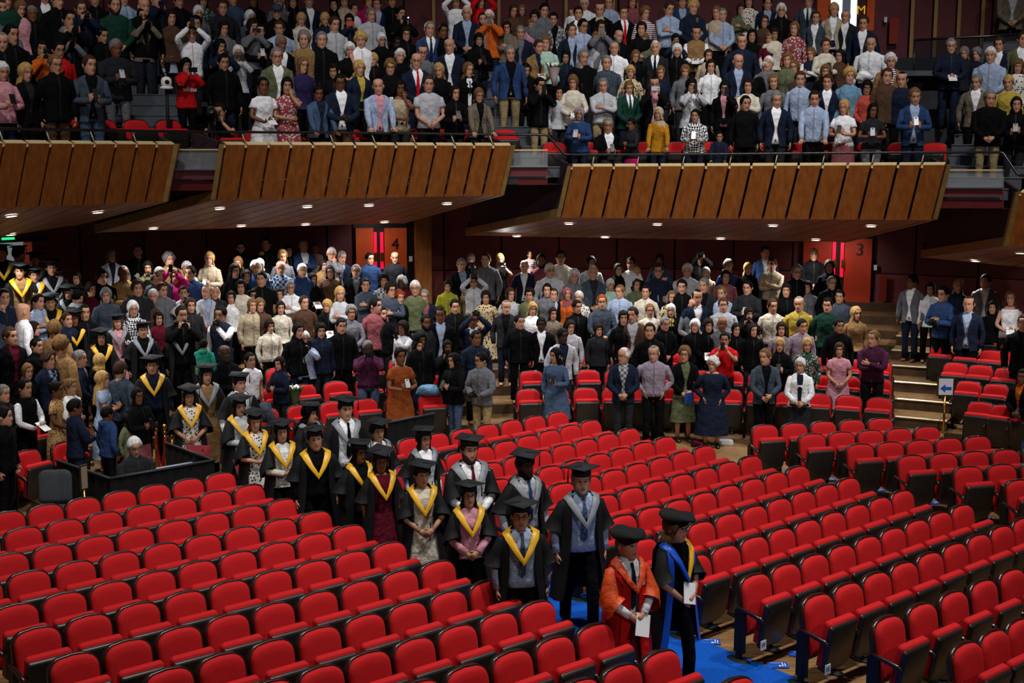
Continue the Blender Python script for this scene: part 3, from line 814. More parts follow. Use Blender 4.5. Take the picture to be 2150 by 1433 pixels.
TOPN = dict(j='jacket', c='coat', s='shirt', t='t-shirt', w='sweater', d='dress', h='hoodie', b='blouse', v='vest', n='sleeveless top')
def sstep(a, b, x):
    t = np.clip((x - a) / (b - a), 0, 1); return t * t * (3 - 2 * t)
def build_hair(code, style, k, rot, rnd, cap=False):
    """shell over the skull; returns MB or None"""
    if style == 'b': return None
    n, L = 22, 7
    th = np.arange(n) * 2 * pi / n            # 0 = front
    fr = np.abs((th + pi) % (2 * pi) - pi)    # angular distance from the front
    t = {'s': .012, 't': .006, 'l': .012, 'm': .016, 'c': .021, 'u': .010}.get(style, .012)
    a_front = radians({'t': 38, 's': 57, 'c': 60, 'm': 64, 'l': 60, 'u': 55}.get(style, 57)) * rnd.uniform(.94, 1.06)
    side = radians({'s': 98, 't': 100, 'c': 112, 'm': 120, 'l': 118, 'u': 98}.get(style, 98)); backa = radians(132)
    am = np.where(fr < radians(75), a_front + (side - a_front) * sstep(radians(28), radians(70), fr), side + (backa - side) * sstep(radians(75), radians(130), fr))
    if style == 't': am = np.where(fr < radians(60), np.minimum(am, radians(40)), am)
    rings = []
    rs = np.random.RandomState(rnd.randint(0, 99999))
    amp = {'c': .014, 'l': .003, 'm': .004}.get(style, .003)
    stri = rs.uniform(-.006, .006, n) * (1 if style in 'lm' else .4)
    for j in range(L):
        u = (j + .35) / (L - .65)
        al = am * u
        tt = t * (1 - .75 * sstep(.86, 1.0, u)) + rs.uniform(-amp, amp, n) + stri
        x = (.0795 + tt) * np.sin(al) * np.sin(th)
        d = np.where(np.cos(th) > 0, .101, .106) + tt
        y = -d * np.sin(al) * np.cos(th) + .002
        z = .018 + (.107 + tt) * np.cos(al)
        if cap: z = np.minimum(z, .075)
        rings.append(np.c_[x, y, z])
    if style in 'lm':
        ln = {'l': .30, 'm': .11}[style] * rnd.uniform(.85, 1.2)
        w_ = sstep(radians(52), radians(78), fr)[:, None]
        last = rings[-1]
        for j in range(1, 6 if style == 'l' else 4):
            u = j / (5 if style == 'l' else 3)
            z = last[:, 2] * (1 - u) + u * (-.05 - ln)
            ox = (.084 + .020 * sin(u * 2.2)) * np.sin(th) * (1 if style == 'm' else (1 - .12 * u))
            oy = np.where(np.cos(th) > 0, -.055 * np.cos(th) + .0, -(.115 + .02 * u) * np.cos(th)) + (.0 if style == 'm' else .0)
            if style == 'm' and j == 3: ox = ox * .86; oy = oy * .86
            q = np.c_[ox * (1 + 2.5 * stri) + rs.uniform(-.004, .004, n), oy * (1 + 2.5 * stri) + rs.uniform(-.004, .004, n), z + rs.uniform(-.02, .02, n) * u]
            rings.append(last * (1 - w_) * .985 + q * w_)
    B = MB(); B.loft(rings, 0, True, True, style not in 'lm')
    if style == 'u' and not cap:
        for rr, c in (((.038), (0, .10, .07)),):
            a = np.arange(8) * pi / 4
            B.loft([np.c_[c[0] + rr * math.sin(p) * np.cos(a), c[1] + rr * math.sin(p) * np.sin(a), np.full(8, c[2] - rr * math.cos(p))] for p in np.linspace(.25, pi - .25, 5)])
    return B
def rotm(yaw, pitch, roll=0.0):
    return (np.array(Matrix.Rotation(yaw, 3, 'Z')) @ np.array(Matrix.Rotation(pitch, 3, 'X')) @ np.array(Matrix.Rotation(roll, 3, 'Y')))
def put_head(V, hc, k, Rm, neck=True):
    """rotate head points; the neck below the chin follows only partly"""
    V = np.asarray(V)
    if neck:
        w = sstep(-.20, -.11, V[:, 2])[:, None]
        return hc + k * (V * (1 - w) + (V @ Rm.T) * w)
    return hc + k * (V @ Rm.T)
TORSO_M = [(.84, .172, .118, .120), (.95, .164, .116, .108), (1.06, .158, .113, .100), (1.18, .170, .121, .110), (1.29, .186, .124, .116), (1.37, .186, .108, .112),
           (1.415, .170, .088, .102), (1.445, .128, .072, .088), (1.472, .082, .064, .072)]
TORSO_F = [(.84, .182, .120, .128), (.95, .168, .112, .110), (1.06, .138, .100, .092), (1.17, .150, .118, .096), (1.26, .160, .145, .102), (1.35, .158, .112, .100),
           (1.405, .146, .084, .092), (1.44, .108, .066, .080), (1.468, .070, .058, .066)]
def scale_rings(T, w, d, z):
    return [(a, b * w + z, c * d + z, e * d + z) for a, b, c, e in T]
NP = 0
PEOPLE = []
def make_person(loc, rz, h, hair, top, bottom='', pose='d', yaw=0.0, hp=0.0, child=False, build=1.0, rnd=None, shoes=False, gown=None, cap=None, sit=False, prop=None, fem=None):
    """hair = code like 'Gsg1' (colour, style, extras, skin); top = 'j:navy/white/red'"""
    global NP
    NP += 1
    rnd = rnd or random.Random(NP * 13 + 5)
    hc_, style = hair[0], hair[1]
    sk = hair[-1] if hair[-1].isdigit() else '1'
    if fem is None: fem = style in 'lmuh' or top[0] in 'bdn'
    k = h / 1.75
    T = TORSO_F if fem else TORSO_M
    bw = build * rnd.uniform(1.02, 1.11); sx = .150 if fem else .176
    sx *= bw
    ms = skin(sk)
    names = {}
    B = MB()                                   # the body, one mesh
    hk = k * (1.16 if not child else 1.26)
    hcz = 1.75 * k - .1175 * hk
    lean = -.02
    hcen = np.array((0, lean * k, hcz))
    Rm = rotm(yaw, hp, rnd.uniform(-.06, .06))
    HVp = put_head(HV * ((1.0, 1, 1) if not fem else (.95, .96, .98)), hcen, hk, Rm)
    B.add(HVp, HF, HM)
    dz = 0.0
    zs = lambda r: [(a * k, b_ * k, c * k, e * k) for a, b_, c, e in r]
    sitdz = -.42 * k if sit else 0
    skr = zs(scale_rings(T, bw * .93, .93, -.004))
    B.loft([ell(b_, c, e, a, 10, cy=lean * k * sstep(.9 * k, 1.4 * k, a)) for a, b_, c, e in skr], 0)
    # arms
    ups, fos = .285 * k, .255 * k
    arms = POSE[pose[0]]
    paths = []
    for s, nm in ((-1, arms[0]), (1, arms[1])):
        tg, pole, hd, hn, cu = ARM[nm]
        jt = np.array((rnd.uniform(-.012, .012), rnd.uniform(-.012, .012), rnd.uniform(-.015, .015)))
        S = np.array((s * sx * k, lean * k, 1.362 * k))
        Wt = (np.array(tg) + jt) * k; Wt[0] *= s * (sx / .176 if nm == 'down' else 1)
        if nm == 'cross': Wt += np.array((0, -.02 if s > 0 else .012, .03 if s > 0 else -.02)) * k
        if nm == 'clasp': Wt += np.array((0, -.012 if s > 0 else .012, .02 if s > 0 else 0)) * k
        E, W = ik(S, Wt, ups, fos, (pole[0] * s, pole[1], pole[2]))
        hd = (hd[0] * s, hd[1], hd[2]); hn = (hn[0] * s, hn[1], hn[2])
        pts = [S, S * .5 + E * .5, E * .9 + S * .1, E * .9 + W * .1, E * .5 + W * .5, W]
        paths.append((s, pts, nm))
        B.limb(pts, [r * k for r in (.050, .045, .040, .040, .036, .026)], 7, 0)
        hand(B, W, hd, hn, -s, cu, k)
    # legs
    legs = []
    for s in (-1, 1):
        hx = .088 * bw * k
        if sit:
            pts = [(s * hx, 0, .88 * k), (s * hx * 1.1, -.2 * k, .90 * k), (s * hx * 1.2, -.42 * k, .90 * k), (s * hx * 1.2, -.46 * k, .84 * k), (s * hx * 1.2, -.44 * k, .62 * k), (s * hx * 1.2, -.43 * k, .47 * k)]
        else:
            st = rnd.uniform(-.03, .03) * k if pose[-1] != 'W' else s * .16 * k
            pts = [(s * hx, 0, .90 * k), (s * hx * 1.05, -st * .3, .70 * k), (s * hx * 1.05, -.015 * k - st * .6, .52 * k), (s * hx * 1.05, -.012 * k - st * .7, .46 * k), (s * hx * 1.08, .01 * k - st, .28 * k), (s * hx * 1.08, .02 * k - st, .07 * k)]
        legs.append((s, pts))
        B.limb(pts, [r * k for r in (.085, .078, .055, .052, .05, .036)], 8, 0)
        fx, fy, fz = pts[-1]
        B.loft([np.c_[fx + w_ * k * np.cos(np.arange(8) * pi / 4), np.full(8, fy + yy * k), fz - .035 * k + hh * k * np.sin(np.arange(8) * pi / 4)] for yy, w_, hh in ((.05, .02, .02), (.03, .032, .034), (-.06, .038, .03), (-.13, .042, .022), (-.17, .028, .014))], 0)
    body = B.build('person', [ms, mat('eye_dark', '35261f', .4), mat('brow_' + hc_, HAIR.get(hc_, '6a625c'), .8) if hc_ in 'KDBR' else mat('brow_soft', '8a6a56', .8), mat('lip_' + sk, {'1': 'a8615a', '2': '95564c', '3': '6a3a30', '4': '43251f'}[sk], .5)])
    body.location = (loc[0], loc[1], loc[2] + sitdz); body.rotation_euler = (0, 0, rz)
    # ---- clothing
    tt, _, cols = top.partition(':'); cols = cols.split('/')
    bw2 = bw
    sleeve_full = tt in 'jcswhb' or (tt == 'd' and len(cols) > 1 and cols[-1] == 'long') or tt == 'v'
    hem = .80 if tt in 'jchwv' else .86
    def torso(z_off, n=18, top_cut=1.5, gap=None, zmin=.84):
        rr = []
        for a, b_, c, e in scale_rings(T, bw2, 1.0, z_off):
            if a > top_cut or a < zmin: continue
            cy = lean * k * float(sstep(.9, 1.4, a))
            if gap is None: rr.append(ell(b_ * k, c * k, e * k, a * k, n, cy=cy))
            else:
                g = np.interp(a, gap[0], gap[1]); rr.append(ell(b_ * k, c * k, e * k, a * k, n, cy=cy, a0=g, a1=2 * pi - g, closed=False))
        return rr
    def sleeves(Bc, off, upto, flare=0.0, mi=0):
        for s, pts, nm in paths:
            q = np.array(pts); rr = np.array([.058, .055, .050, .049, .044, .035]) * (bw2 ** .5) + off
            q0 = q[0] + np.array((-s * .055, 0, .022)) * k
            if upto < 1:        # short sleeve
                cut = q[0] * (1 - upto) + q[2] * upto
                Bc.limb([q0, q[0], q[0] * .5 + cut * .5, cut], [(.040 + off) * k, (.056 + off) * k, (.060 + off) * k, (.060 + off + flare) * k], 9, mi, True, True)
            else:
                Bc.limb([q0, q[0]] + list(q[1:]), [(.040 + off) * k] + [v * k for v in rr[:-1]] + [(rr[-1] + flare) * k], 9, mi, True, True)
    def child_(B_, name, m_, **kw):
        return B_.build(name, m_, body, **kw)
    main = cloth(cols[0])
    if gown: pass
    if tt == 'j':
        inner = cloth(cols[1] if len(cols) > 1 else 'black')
        Bs = MB(); Bs.loft(torso(.0)); 
        Bs.loft([ell(.072 * k, .062 * k, .068 * k, 1.455 * k, 12, cy=lean * k, a0=.35, a1=2 * pi - .35, closed=False), ell(.066 * k, .060 * k, .064 * k, 1.505 * k, 12, cy=lean * k, a0=.25, a1=2 * pi - .25, closed=False)], 0, False)
        child_(Bs, 'shirt', inner)
        g = ([.80, .95, 1.08, 1.2, 1.35, 1.44, 1.5], [.34, .20, .07, .15, .28, .5, .8])
        Bj = MB(); tr = torso(.014, 20, 1.48, g)
        hemr = tr[0].copy(); hemr[:, 2] = .80 * k; hemr[:, :2] *= 1.04
        Bj.loft([hemr] + tr, 0, False)
        sleeves(Bj, .008, 2)
        for s in (-1, 1):                       # lapels
            q = []
            for z in (1.10, 1.18, 1.28, 1.37, 1.43, 1.465):
                a = np.interp(z, g[0], g[1]); ww = np.interp(z, [1.10, 1.30, 1.465], [.05, .26, .30])
                b_, c, e = [np.interp(z, [r[0] for r in T], [r[i] for r in T]) for i in (1, 2, 3)]
                b_ = b_ * bw2 + .022; c += .024; e += .024; cy = lean * float(sstep(.9, 1.4, z))
                for aa in (a - .02, a + ww):
                    q.append((s * b_ * sin(aa) ** .85 * k, (cy - c * cos(aa) ** .85) * k if aa < pi / 2 else cy * k, z * k))
            Bj.add(q, [(2 * i, 2 * i + 1, 2 * i + 3, 2 * i + 2) for i in range(5)])
        child_(Bj, 'jacket', main)
        if len(cols) > 2:
            cf = np.interp(1.3, [r[0] for r in T], [r[2] for r in T])
            q = []
            for z, w_ in ((1.455, .014), (1.43, .018), (1.40, .013), (1.36, .018), (1.32, .021), (1.27, .025), (1.2, .029), (1.12, .033), (1.02, .036), (.98, .003)):
                yy = -np.interp(z, [r[0] for r in T], [r[2] for r in T]) - .012 + lean * float(sstep(.9, 1.4, z))
                q += [(-w_ * k, yy * k, z * k), (w_ * k, yy * k, z * k)]
            Bt = MB(); Bt.add(q, [(2 * i, 2 * i + 1, 2 * i + 3, 2 * i + 2) for i in range(9)]); child_(Bt, 'tie', cloth(cols[2]))
    else:
        Bc = MB(); off = {'c': .018, 'h': .020, 'w': .010, 's': .007, 'b': .008, 't': .006, 'd': .006, 'v': .006, 'n': .004}.get(tt, .008)
        if gown: off = .005
        cutz = {'n': 1.43, 'd': 1.45, 'b': 1.47}.get(tt, 1.5)
        tr = torso(off, 18, cutz)
        if tt in 'chwsbtv':
            hr = tr[0].copy(); hr[:, 2] = hem * k if tt not in 'st' else .87 * k; hr[:, :2] *= 1.03; tr = [hr] + tr[(1 if tt in 'st' else 0):]
        Bc.loft(tr)
        if tt == 'v':
            Bi = MB(); Bi.loft(torso(.002, 16, 1.5)[3:]); sleeves(Bi, .002, 2); child_(Bi, 'shirt', cloth(cols[1] if len(cols) > 1 else 'white'))
        elif tt in 'cwsbh' or sleeve_full: sleeves(Bc, off * .7 + (.004 if tt == 'c' else 0), 2, .012 if tt == 'b' else 0)
        elif tt in 't' or (tt == 'd'): sleeves(Bc, off, .55, .012)
        if tt in 'csh':                          # collar
            hi = 1.505 if tt != 'h' else 1.49; ra = .068 if tt == 's' else .080
            Bc.loft([ell((ra + .012) * k, (ra + .004) * k, (ra + .012) * k, 1.45 * k, 14, cy=lean * k, a0=.3, a1=2 * pi - .3, closed=False),
                     ell(ra * k, (ra - .006) * k, ra * k, hi * k, 14, cy=lean * k, a0=.25, a1=2 * pi - .25, closed=False),
                     ell((ra + .016) * k, (ra + .01) * k, (ra + .016) * k, (hi - .03) * k, 14, cy=lean * k, a0=.45, a1=2 * pi - .45, closed=False)], 0, False)
        if tt == 'd':
            hz = .42 if rnd.random() < .6 else .25
            sk_ = []
            for z, w_ in ((.96, .172), (.84, .20), (.70, .22), (.55, .235), (hz, .26)):
                rg_ = ell((w_ + .004) * bw2 * k, w_ * .74 * k, w_ * .76 * k, z * k, 22)
                rp = 1 + .03 * np.sin(np.arange(22) * 2.2) * (1 - z); rg_[:, :2] *= rp[:, None]; sk_.append(rg_)
            Bc.loft(sk_, 0, True, False, False)
        child_(Bc, {'c': 'coat', 'h': 'hoodie', 'w': 'sweater', 's': 'shirt', 'b': 'blouse', 't': 't_shirt', 'd': 'dress', 'v': 'vest', 'n': 'tank_top'}.get(tt, 'top'), main)
        if tt in 'sc' and not gown:
            q = []
            for z in (1.44, 1.36, 1.26, 1.16, 1.05, .95, .87):
                yy = -np.interp(z, [r[0] for r in T], [r[2] for r in T]) - off - .006 + lean * float(sstep(.9, 1.4, z))
                q += [(-.012 * k, yy * k, z * k), (.012 * k, yy * k, z * k)]
            Bp = MB(); Bp.add(q, [(2 * i, 2 * i + 1, 2 * i + 3, 2 * i + 2) for i in range(6)])
            child_(Bp, 'placket' if tt == 's' else 'zip', mat('placket_' + cols[0], ''.join('%02x' % int(int((PAL.get(cols[0]) or PATTERN[cols[0]][0])[i:i + 2], 16) * .8) for i in (0, 2, 4)), .7))
        if tt == 'h':
            Bh = MB(); Bh.loft([ell(r_ * k, r_ * .8 * k, (r_ + .03) * k, z * k, 14, cy=(lean + .03) * k, a0=.5, a1=2 * pi - .5, closed=False) for z, r_ in ((1.42, .12), (1.47, .125), (1.50, .10), (1.47, .085))], 0, False)
            child_(Bh, 'hood', main)
        if tt == 's' and len(cols) > 1 and cols[1] != 'long':
            q = []
            for z, w_ in ((1.455, .014), (1.43, .018), (1.40, .013), (1.36, .018), (1.32, .021), (1.27, .025), (1.2, .029), (1.12, .033), (1.02, .036), (.98, .003)):
                yy = -np.interp(z, [r[0] for r in T], [r[2] for r in T]) - .016 + lean * float(sstep(.9, 1.4, z))
                q += [(-w_ * k, yy * k, z * k), (w_ * k, yy * k, z * k)]
            Bt = MB(); Bt.add(q, [(2 * i, 2 * i + 1, 2 * i + 3, 2 * i + 2) for i in range(9)]); child_(Bt, 'tie', cloth(cols[1]))
        if tt in 'cb' and len(cols) > 1:        # open neck panel / scarf
            Bn = MB(); q = []
            for z, w_ in ((1.46, .05), (1.40, .06), (1.3, .05), (1.15, .038), (.95, .03)):
                yy = -np.interp(z, [r[0] for r in T], [r[2] for r in T]) - .024 + lean * float(sstep(.9, 1.4, z))
                q += [(-w_ * k, (yy + .01) * k, z * k), (0, yy * k, z * k), (w_ * k, (yy + .01) * k, z * k)]
            Bn.add(q, [(3 * i + j, 3 * i + j + 1, 3 * i + j + 4, 3 * i + j + 3) for i in range(4) for j in (0, 1)]); child_(Bn, 'front_panel', cloth(cols[1]))
    if tt != 'd' or bottom:
        bc = bottom or rnd.choice(['black', 'black', 'charcoal', 'navy'])
        Bb = MB()
        if bc.startswith('k:'):
            bc = bc[2:]; sk_ = []
            for z, w_ in ((1.0, .150), (.88, .182), (.72, .20), (.55, .21), (.38, .235)):
                rg_ = ell(w_ * bw2 * k, w_ * .72 * k, w_ * .74 * k, z * k, 22); rg_[:, :2] *= (1 + .03 * np.sin(np.arange(22) * 2.2) * (1 - z))[:, None]; sk_.append(rg_)
            Bb.loft(sk_, 0, True, False, False); child_(Bb, 'skirt', cloth(bc))
        else:
            Bb.loft([ell(b_ * bw2 * k, c * k, e * k, z * k, 14) for z, b_, c, e in ((.80, .150, .10, .11), (.88, .176, .118, .122), (.97, .166, .116, .11), (1.02, .160, .112, .104))])
            for s, pts in legs:
                Bb.limb(pts, [v * k for v in (.098, .092, .072, .070, .066, .062)], 9)
            child_(Bb, 'trousers', cloth(bc))
    if shoes:
        for s, pts in legs:
            fx, fy, fz = pts[-1]; a = np.arange(10) * 2 * pi / 10
            Bs = MB(); Bs.loft([np.c_[fx + w_ * k * np.cos(a), np.full(10, fy + yy * k), .005 + np.maximum(0, (hh + hh * np.sin(a))) * k] for yy, w_, hh in ((.065, .02, .03), (.05, .036, .045), (0, .040, .05), (-.08, .044, .036), (-.15, .044, .026), (-.19, .026, .018))])
            child_(Bs, 'shoe', mat('shoe_black', '141312', .35, spec=.5))
    # ---- hair, glasses, beard, headwear
    hb = None
    if style == 'h':                            # head scarf
        n = 20; th = np.arange(n) * 2 * pi / n; fr = np.abs((th + pi) % (2 * pi) - pi); rings = []
        am = np.where(fr < radians(60), radians(52) + radians(75) * sstep(radians(20), radians(60), fr), radians(127))
        for j in range(7):
            u = (j + .35) / 6.35; al = am * u
            rings.append(np.c_[(.098) * np.sin(al) * np.sin(th), -np.where(np.cos(th) > 0, .115, .122) * np.sin(al) * np.cos(th), .015 + .118 * np.cos(al)])
        last = rings[-1]; wgt = sstep(radians(20), radians(60), fr)[:, None]
        def drape_ring(z, r_): return np.c_[r_ * np.sin(th), -np.where(np.cos(th) > 0, .100 + r_ * .1, .10 + r_ * .15) * np.cos(th), np.full(n, z)]
        rings.append(last * (1 - wgt) + drape_ring(-.105, .092) * wgt)
        neck_rings = [drape_ring(z, r_) for z, r_ in ((-.118, .080), (-.135, .10), (-.17, .125), (-.22, .165), (-.28, .185))]
        hb = MB(); hb.loft(rings, 0, True, True, False); hb.loft(neck_rings, 0, True, False, False); hm_ = cloth({'P': 'mauve', 'M': 'beige', 'V': 'rose'}.get(hc_, 'mauve')); nm = 'head_scarf'
    elif style == 'k':
        hb = build_hair(hc_, 's', k, Rm, rnd); hm_ = hairm(hc_); nm = 'hair'
    elif style != 'b':
        hb = build_hair(hc_, style, k, Rm, rnd, cap is not None); hm_ = hairm(hc_); nm = 'hair'
    def hadd(Bx, name, m_):
        V = put_head(np.vstack(Bx.v), hcen, hk, Rm, False); Bx.v = [V]; return child_(Bx, name, m_)
    if hb is not None: hadd(hb, nm, hm_)
    if style == 'k':
        n = 16; th = np.arange(n) * 2 * pi / n
        Bk = MB(); Bk.loft([np.c_[r_ * np.sin(th), -r_ * 1.25 * np.cos(th), np.full(n, z)] for z, r_ in ((.052, .092), (.07, .10), (.10, .09), (.13, .05), (.14, .01))])
        Bk.loft([np.c_[.07 * np.cos(a_v), np.full(6, y), .058 + .006 * np.sin(a_v)] for a_v in [np.arange(6) * pi / 3] for y in (-.10, -.15, -.165)]); hadd(Bk, 'flat_cap', cloth('slate'))
    if 'g' in hair[2:]:
        Bg = MB()
        for s in (-1, 1):
            a = np.arange(9) * 2 * pi / 9
            Bg.limb([(s * .031 + .024 * cos(t), -.101, .012 + .018 * sin(t)) for t in list(a) + [a[0]]], [.0022] * 10, 4)
            Bg.limb([(s * .055, -.099, .016), (s * .074, -.05, .016), (s * .080, .0, .012)], [.002] * 3, 4)
        Bg.limb([(-.008, -.108, .014), (.008, -.108, .014)], [.002] * 2, 4); hadd(Bg, 'glasses', mat('spectacle_frame', '2b2a2c', .3))
    if 'e' in hair[2:]:
        Be = MB(); n = 15; th = np.radians(np.linspace(-84, 84, n)); rings = []
        zt = -.030 - .050 * np.cos(th) ** 6
        for u in np.linspace(0, 1, 6):
            z = zt * (1 - u) + u * (-.130)
            hw = np.interp(z, [-.13, -.122, -.108, -.09, -.07, -.03], [.044, .050, .054, .062, .067, .074]) + .004
            df = np.interp(z, [-.13, -.122, -.108, -.09, -.07, -.03], [.078, .090, .101, .103, .099, .096]) + (.005 if 0 < u < 1 else .0)
            rings.append(np.c_[hw * np.sin(th), -df * np.cos(th), z])
        Be.loft(rings, 0, False); hadd(Be, 'beard', hairm(hc_ if hc_ != 'N' else 'G'))
    info = dict(o=body, k=k, h=h, hcen=hcen, hk=hk, Rm=Rm, paths=paths, T=T, bw=bw, lean=lean, rnd=rnd, child=child_, hadd=hadd, pose=pose, fem=fem, rz=rz)
    if cap: add_cap(info, cap)
    if gown: add_gown(info, gown)
    return info
def add_cap(I, kind):
    if kind == 'mortar':
        n = 18; th = np.arange(n) * 2 * pi / n; B = MB()
        fr = np.abs((th + pi) % (2 * pi) - pi)
        lo = np.where(fr < 1.2, .062, .03)
        B.loft([np.c_[.086 * np.sin(th), -.108 * np.cos(th), lo], np.c_[.087 * np.sin(th), -.108 * np.cos(th), np.full(n, .09)], np.c_[.075 * np.sin(th), -.09 * np.cos(th), np.full(n, .122)]])
        I['hadd'](B, 'skull_cap', mat('cap_black', '17181b', .85))
        B = MB(); M = np.array(Matrix.Rotation(pi / 4 + I['rnd'].uniform(-.15, .15), 3, 'Z')) 
        tl = np.array(Matrix.Rotation(I['rnd'].uniform(-.06, .12), 3, 'X'))
        B.box(0, 0, 0, .245, .245, .008, 0, np.array(tl) @ M); B.v[-1] = B.v[-1] + (0, 0, .128)
        b_ = I['hadd'](B, 'mortarboard', mat('cap_board', '1d1f23', .8))
        B = MB(); s = I['rnd'].choice((-1, 1))
        B.limb([(0, 0, .136), (s * .06, -.03, .138), (s * .118, -.05, .132), (s * .128, -.055, .10), (s * .130, -.055, .0)], [.004, .003, .003, .005, .008], 5); I['hadd'](B, 'tassel', mat('tassel_black', '0f1013', .9))
    else:
        n = 18; th = np.arange(n) * 2 * pi / n; B = MB()
        B.loft([np.c_[r_ * np.sin(th), -r_ * 1.15 * np.cos(th), np.full(n, z) + .012 * np.sin(th * 3 + z * 40)] for z, r_ in ((.035, .090), (.075, .094), (.082, .135), (.10, .145), (.125, .128), (.14, .07), (.138, .01))])
        I['hadd'](B, 'soft_bonnet', mat('velvet_black', '131415', .95))
def add_gown(I, g):
    """g: dict(robe, hood, facing, edge)"""
    k, T, bw, lean, rnd, body = I['k'], I['T'], I['bw'], I['lean'], I['rnd'], I['o']
    robe = mat('robe_' + g['robe'], {'black': '101012', 'red': '9c1216'}[g['robe']], .75 if g['robe'] == 'black' else .5, noise=.15, scale=6, spec=.25)
    B = MB(); R = []
    for z, hw, df, db, gp in ((g.get('hem', .36), .30, .20, .24, .75), (.55, .28, .19, .225, .68), (.75, .255, .175, .20, .62), (.95, .235, .165, .18, .56), (1.12, .215, .155, .162, .56), (1.26, .210, .155, .15, .60),
                              (1.35, .205, .135, .142, .64), (1.405, .188, .11, .13, .72), (1.445, .140, .092, .11, .85), (1.47, .10, .08, .092, 1.0)):
        gp = gp * g.get('gap', 1.0) if z < 1.3 else gp
        q = ell(hw * bw * k, df * k, db * k, z * k, 30, cy=lean * k * float(sstep(.9, 1.4, z)), a0=gp, a1=2 * pi - gp, closed=False)
        fold = 1 + .035 * np.sin(np.arange(30) * 1.9 + rnd.random() * 6) * np.clip((1.2 - z), 0, 1); q[:, :2] *= fold[:, None]; R.append(q)
    B.loft(R, 0, False)
    if g.get('sleeve'): I['child'](B, 'gown', robe); B = MB()
    for s, pts, nm in I['paths']:
        q = np.array(pts); e = q[3] * .35 + q[4] * .65 if g.get('long') else q[2] * .4 + q[3] * .6
        cl = [q[0] + np.array((-s * .06, 0, .028)) * k, q[0], q[1], q[2], e]; rad = [.045, .068, .085, .105, .125]
        rr = np.array(limb_rings(cl, [v * k for v in rad], 12)); 
        rr[-1][:, 2] -= .05 * k * (rr[-1][:, 2] < e[2]); rr[-2][:, 2] -= .02 * k * (rr[-2][:, 2] < q[2][2])
        B.loft(rr, 0, True, True, False)
    I['child'](B, 'gown' if not g.get('sleeve') else 'bell_sleeves', robe if not g.get('sleeve') else mat('orange_silk', 'cf4a1a', .5, spec=.35, bump=.8, noise=.1, scale=7, bdist=.05))
    if g.get('facing'):
        for s in (-1, 1):
            B = MB(); q = []
            for r_ in R[:-1]:
                r2 = r_ if s < 0 else r_[::-1]
                a, b_ = r2[-1], r2[-3]; out = np.array((a[0], a[1], 0)); out /= np.linalg.norm(out)
                q += [tuple(a + out * .008), tuple(b_ + out * .010)]
            B.add(q, [(2 * i, 2 * i + 1, 2 * i + 3, 2 * i + 2) for i in range(len(R) - 2)]); I['child'](B, 'facing', cloth(g['facing']) if g['facing'] != 'royal' else mat('royal_blue_silk', '1450c8', .4))
    if g.get('hood'):
        hm = {'gold': mat('gold_silk', 'e0a818', .38, spec=.5), 'grey': mat('grey_silk', '7b8088', .45, spec=.45), 'mauve': mat('mauve_silk', '9a84b8', .45),
              'orange': mat('orange_silk', 'cf4a1a', .5, spec=.35, bump=.8, noise=.1, scale=7, bdist=.05), 'royal': mat('royal_blue_silk', '1450c8', .4)}
        vz = g.get('v', 1.17)
        inn = [(0, .085, 1.497), (.072, .055, 1.490), (.094, .0, 1.470), (.086, -.078, 1.42), (.050, -.132, 1.31), (.0, -.175, vz + .03)]
        out = [(0, .150, 1.40), (.120, .095, 1.43), (.172, .0, 1.437), (.150, -.088, 1.385), (.088, -.152, 1.27), (.0, -.186, vz - .035)]
        for s in (-1, 1):
            c = g['hood'] if (s < 0 or not g.get('hood2')) else g['hood2']
            B = MB(); q = []
            for a, b_ in zip(inn, out):
                m_ = ((a[0] + b_[0]) / 2, (a[1] + b_[1]) / 2 - .012, (a[2] + b_[2]) / 2 + .016)
                q += [(s * p[0] * bw * 1.06 * k, (p[1] * 1.07 + lean - .006) * k, (p[2] + .008) * k) for p in (a, m_, b_)]
            B.add(q, [(3 * i + j, 3 * i + j + 1, 3 * i + j + 4, 3 * i + j + 3) for i in range(5) for j in (0, 1)])
            B.add(np.array(q) * (1, 1, 1) + (0, .012, -.012), [(3 * i + j, 3 * i + j + 3, 3 * i + j + 4, 3 * i + j + 1) for i in range(5) for j in (0, 1)])
            I['child'](B, 'hood_band', hm[c])
        B = MB(); q = []
        for z, w_, y in ((1.44, .11, .125), (1.36, .13, .165), (1.2, .12, .19), (1.0, .10, .215), (.86, .04, .225)):
            q += [(-w_ * k, y * k, z * k), (0, (y + .03) * k, z * k), (w_ * k, y * k, z * k)]
        B.add(q, [(3 * i + j, 3 * i + j + 1, 3 * i + j + 4, 3 * i + j + 3) for i in range(4) for j in (0, 1)]); I['child'](B, 'hood_tail', robe)
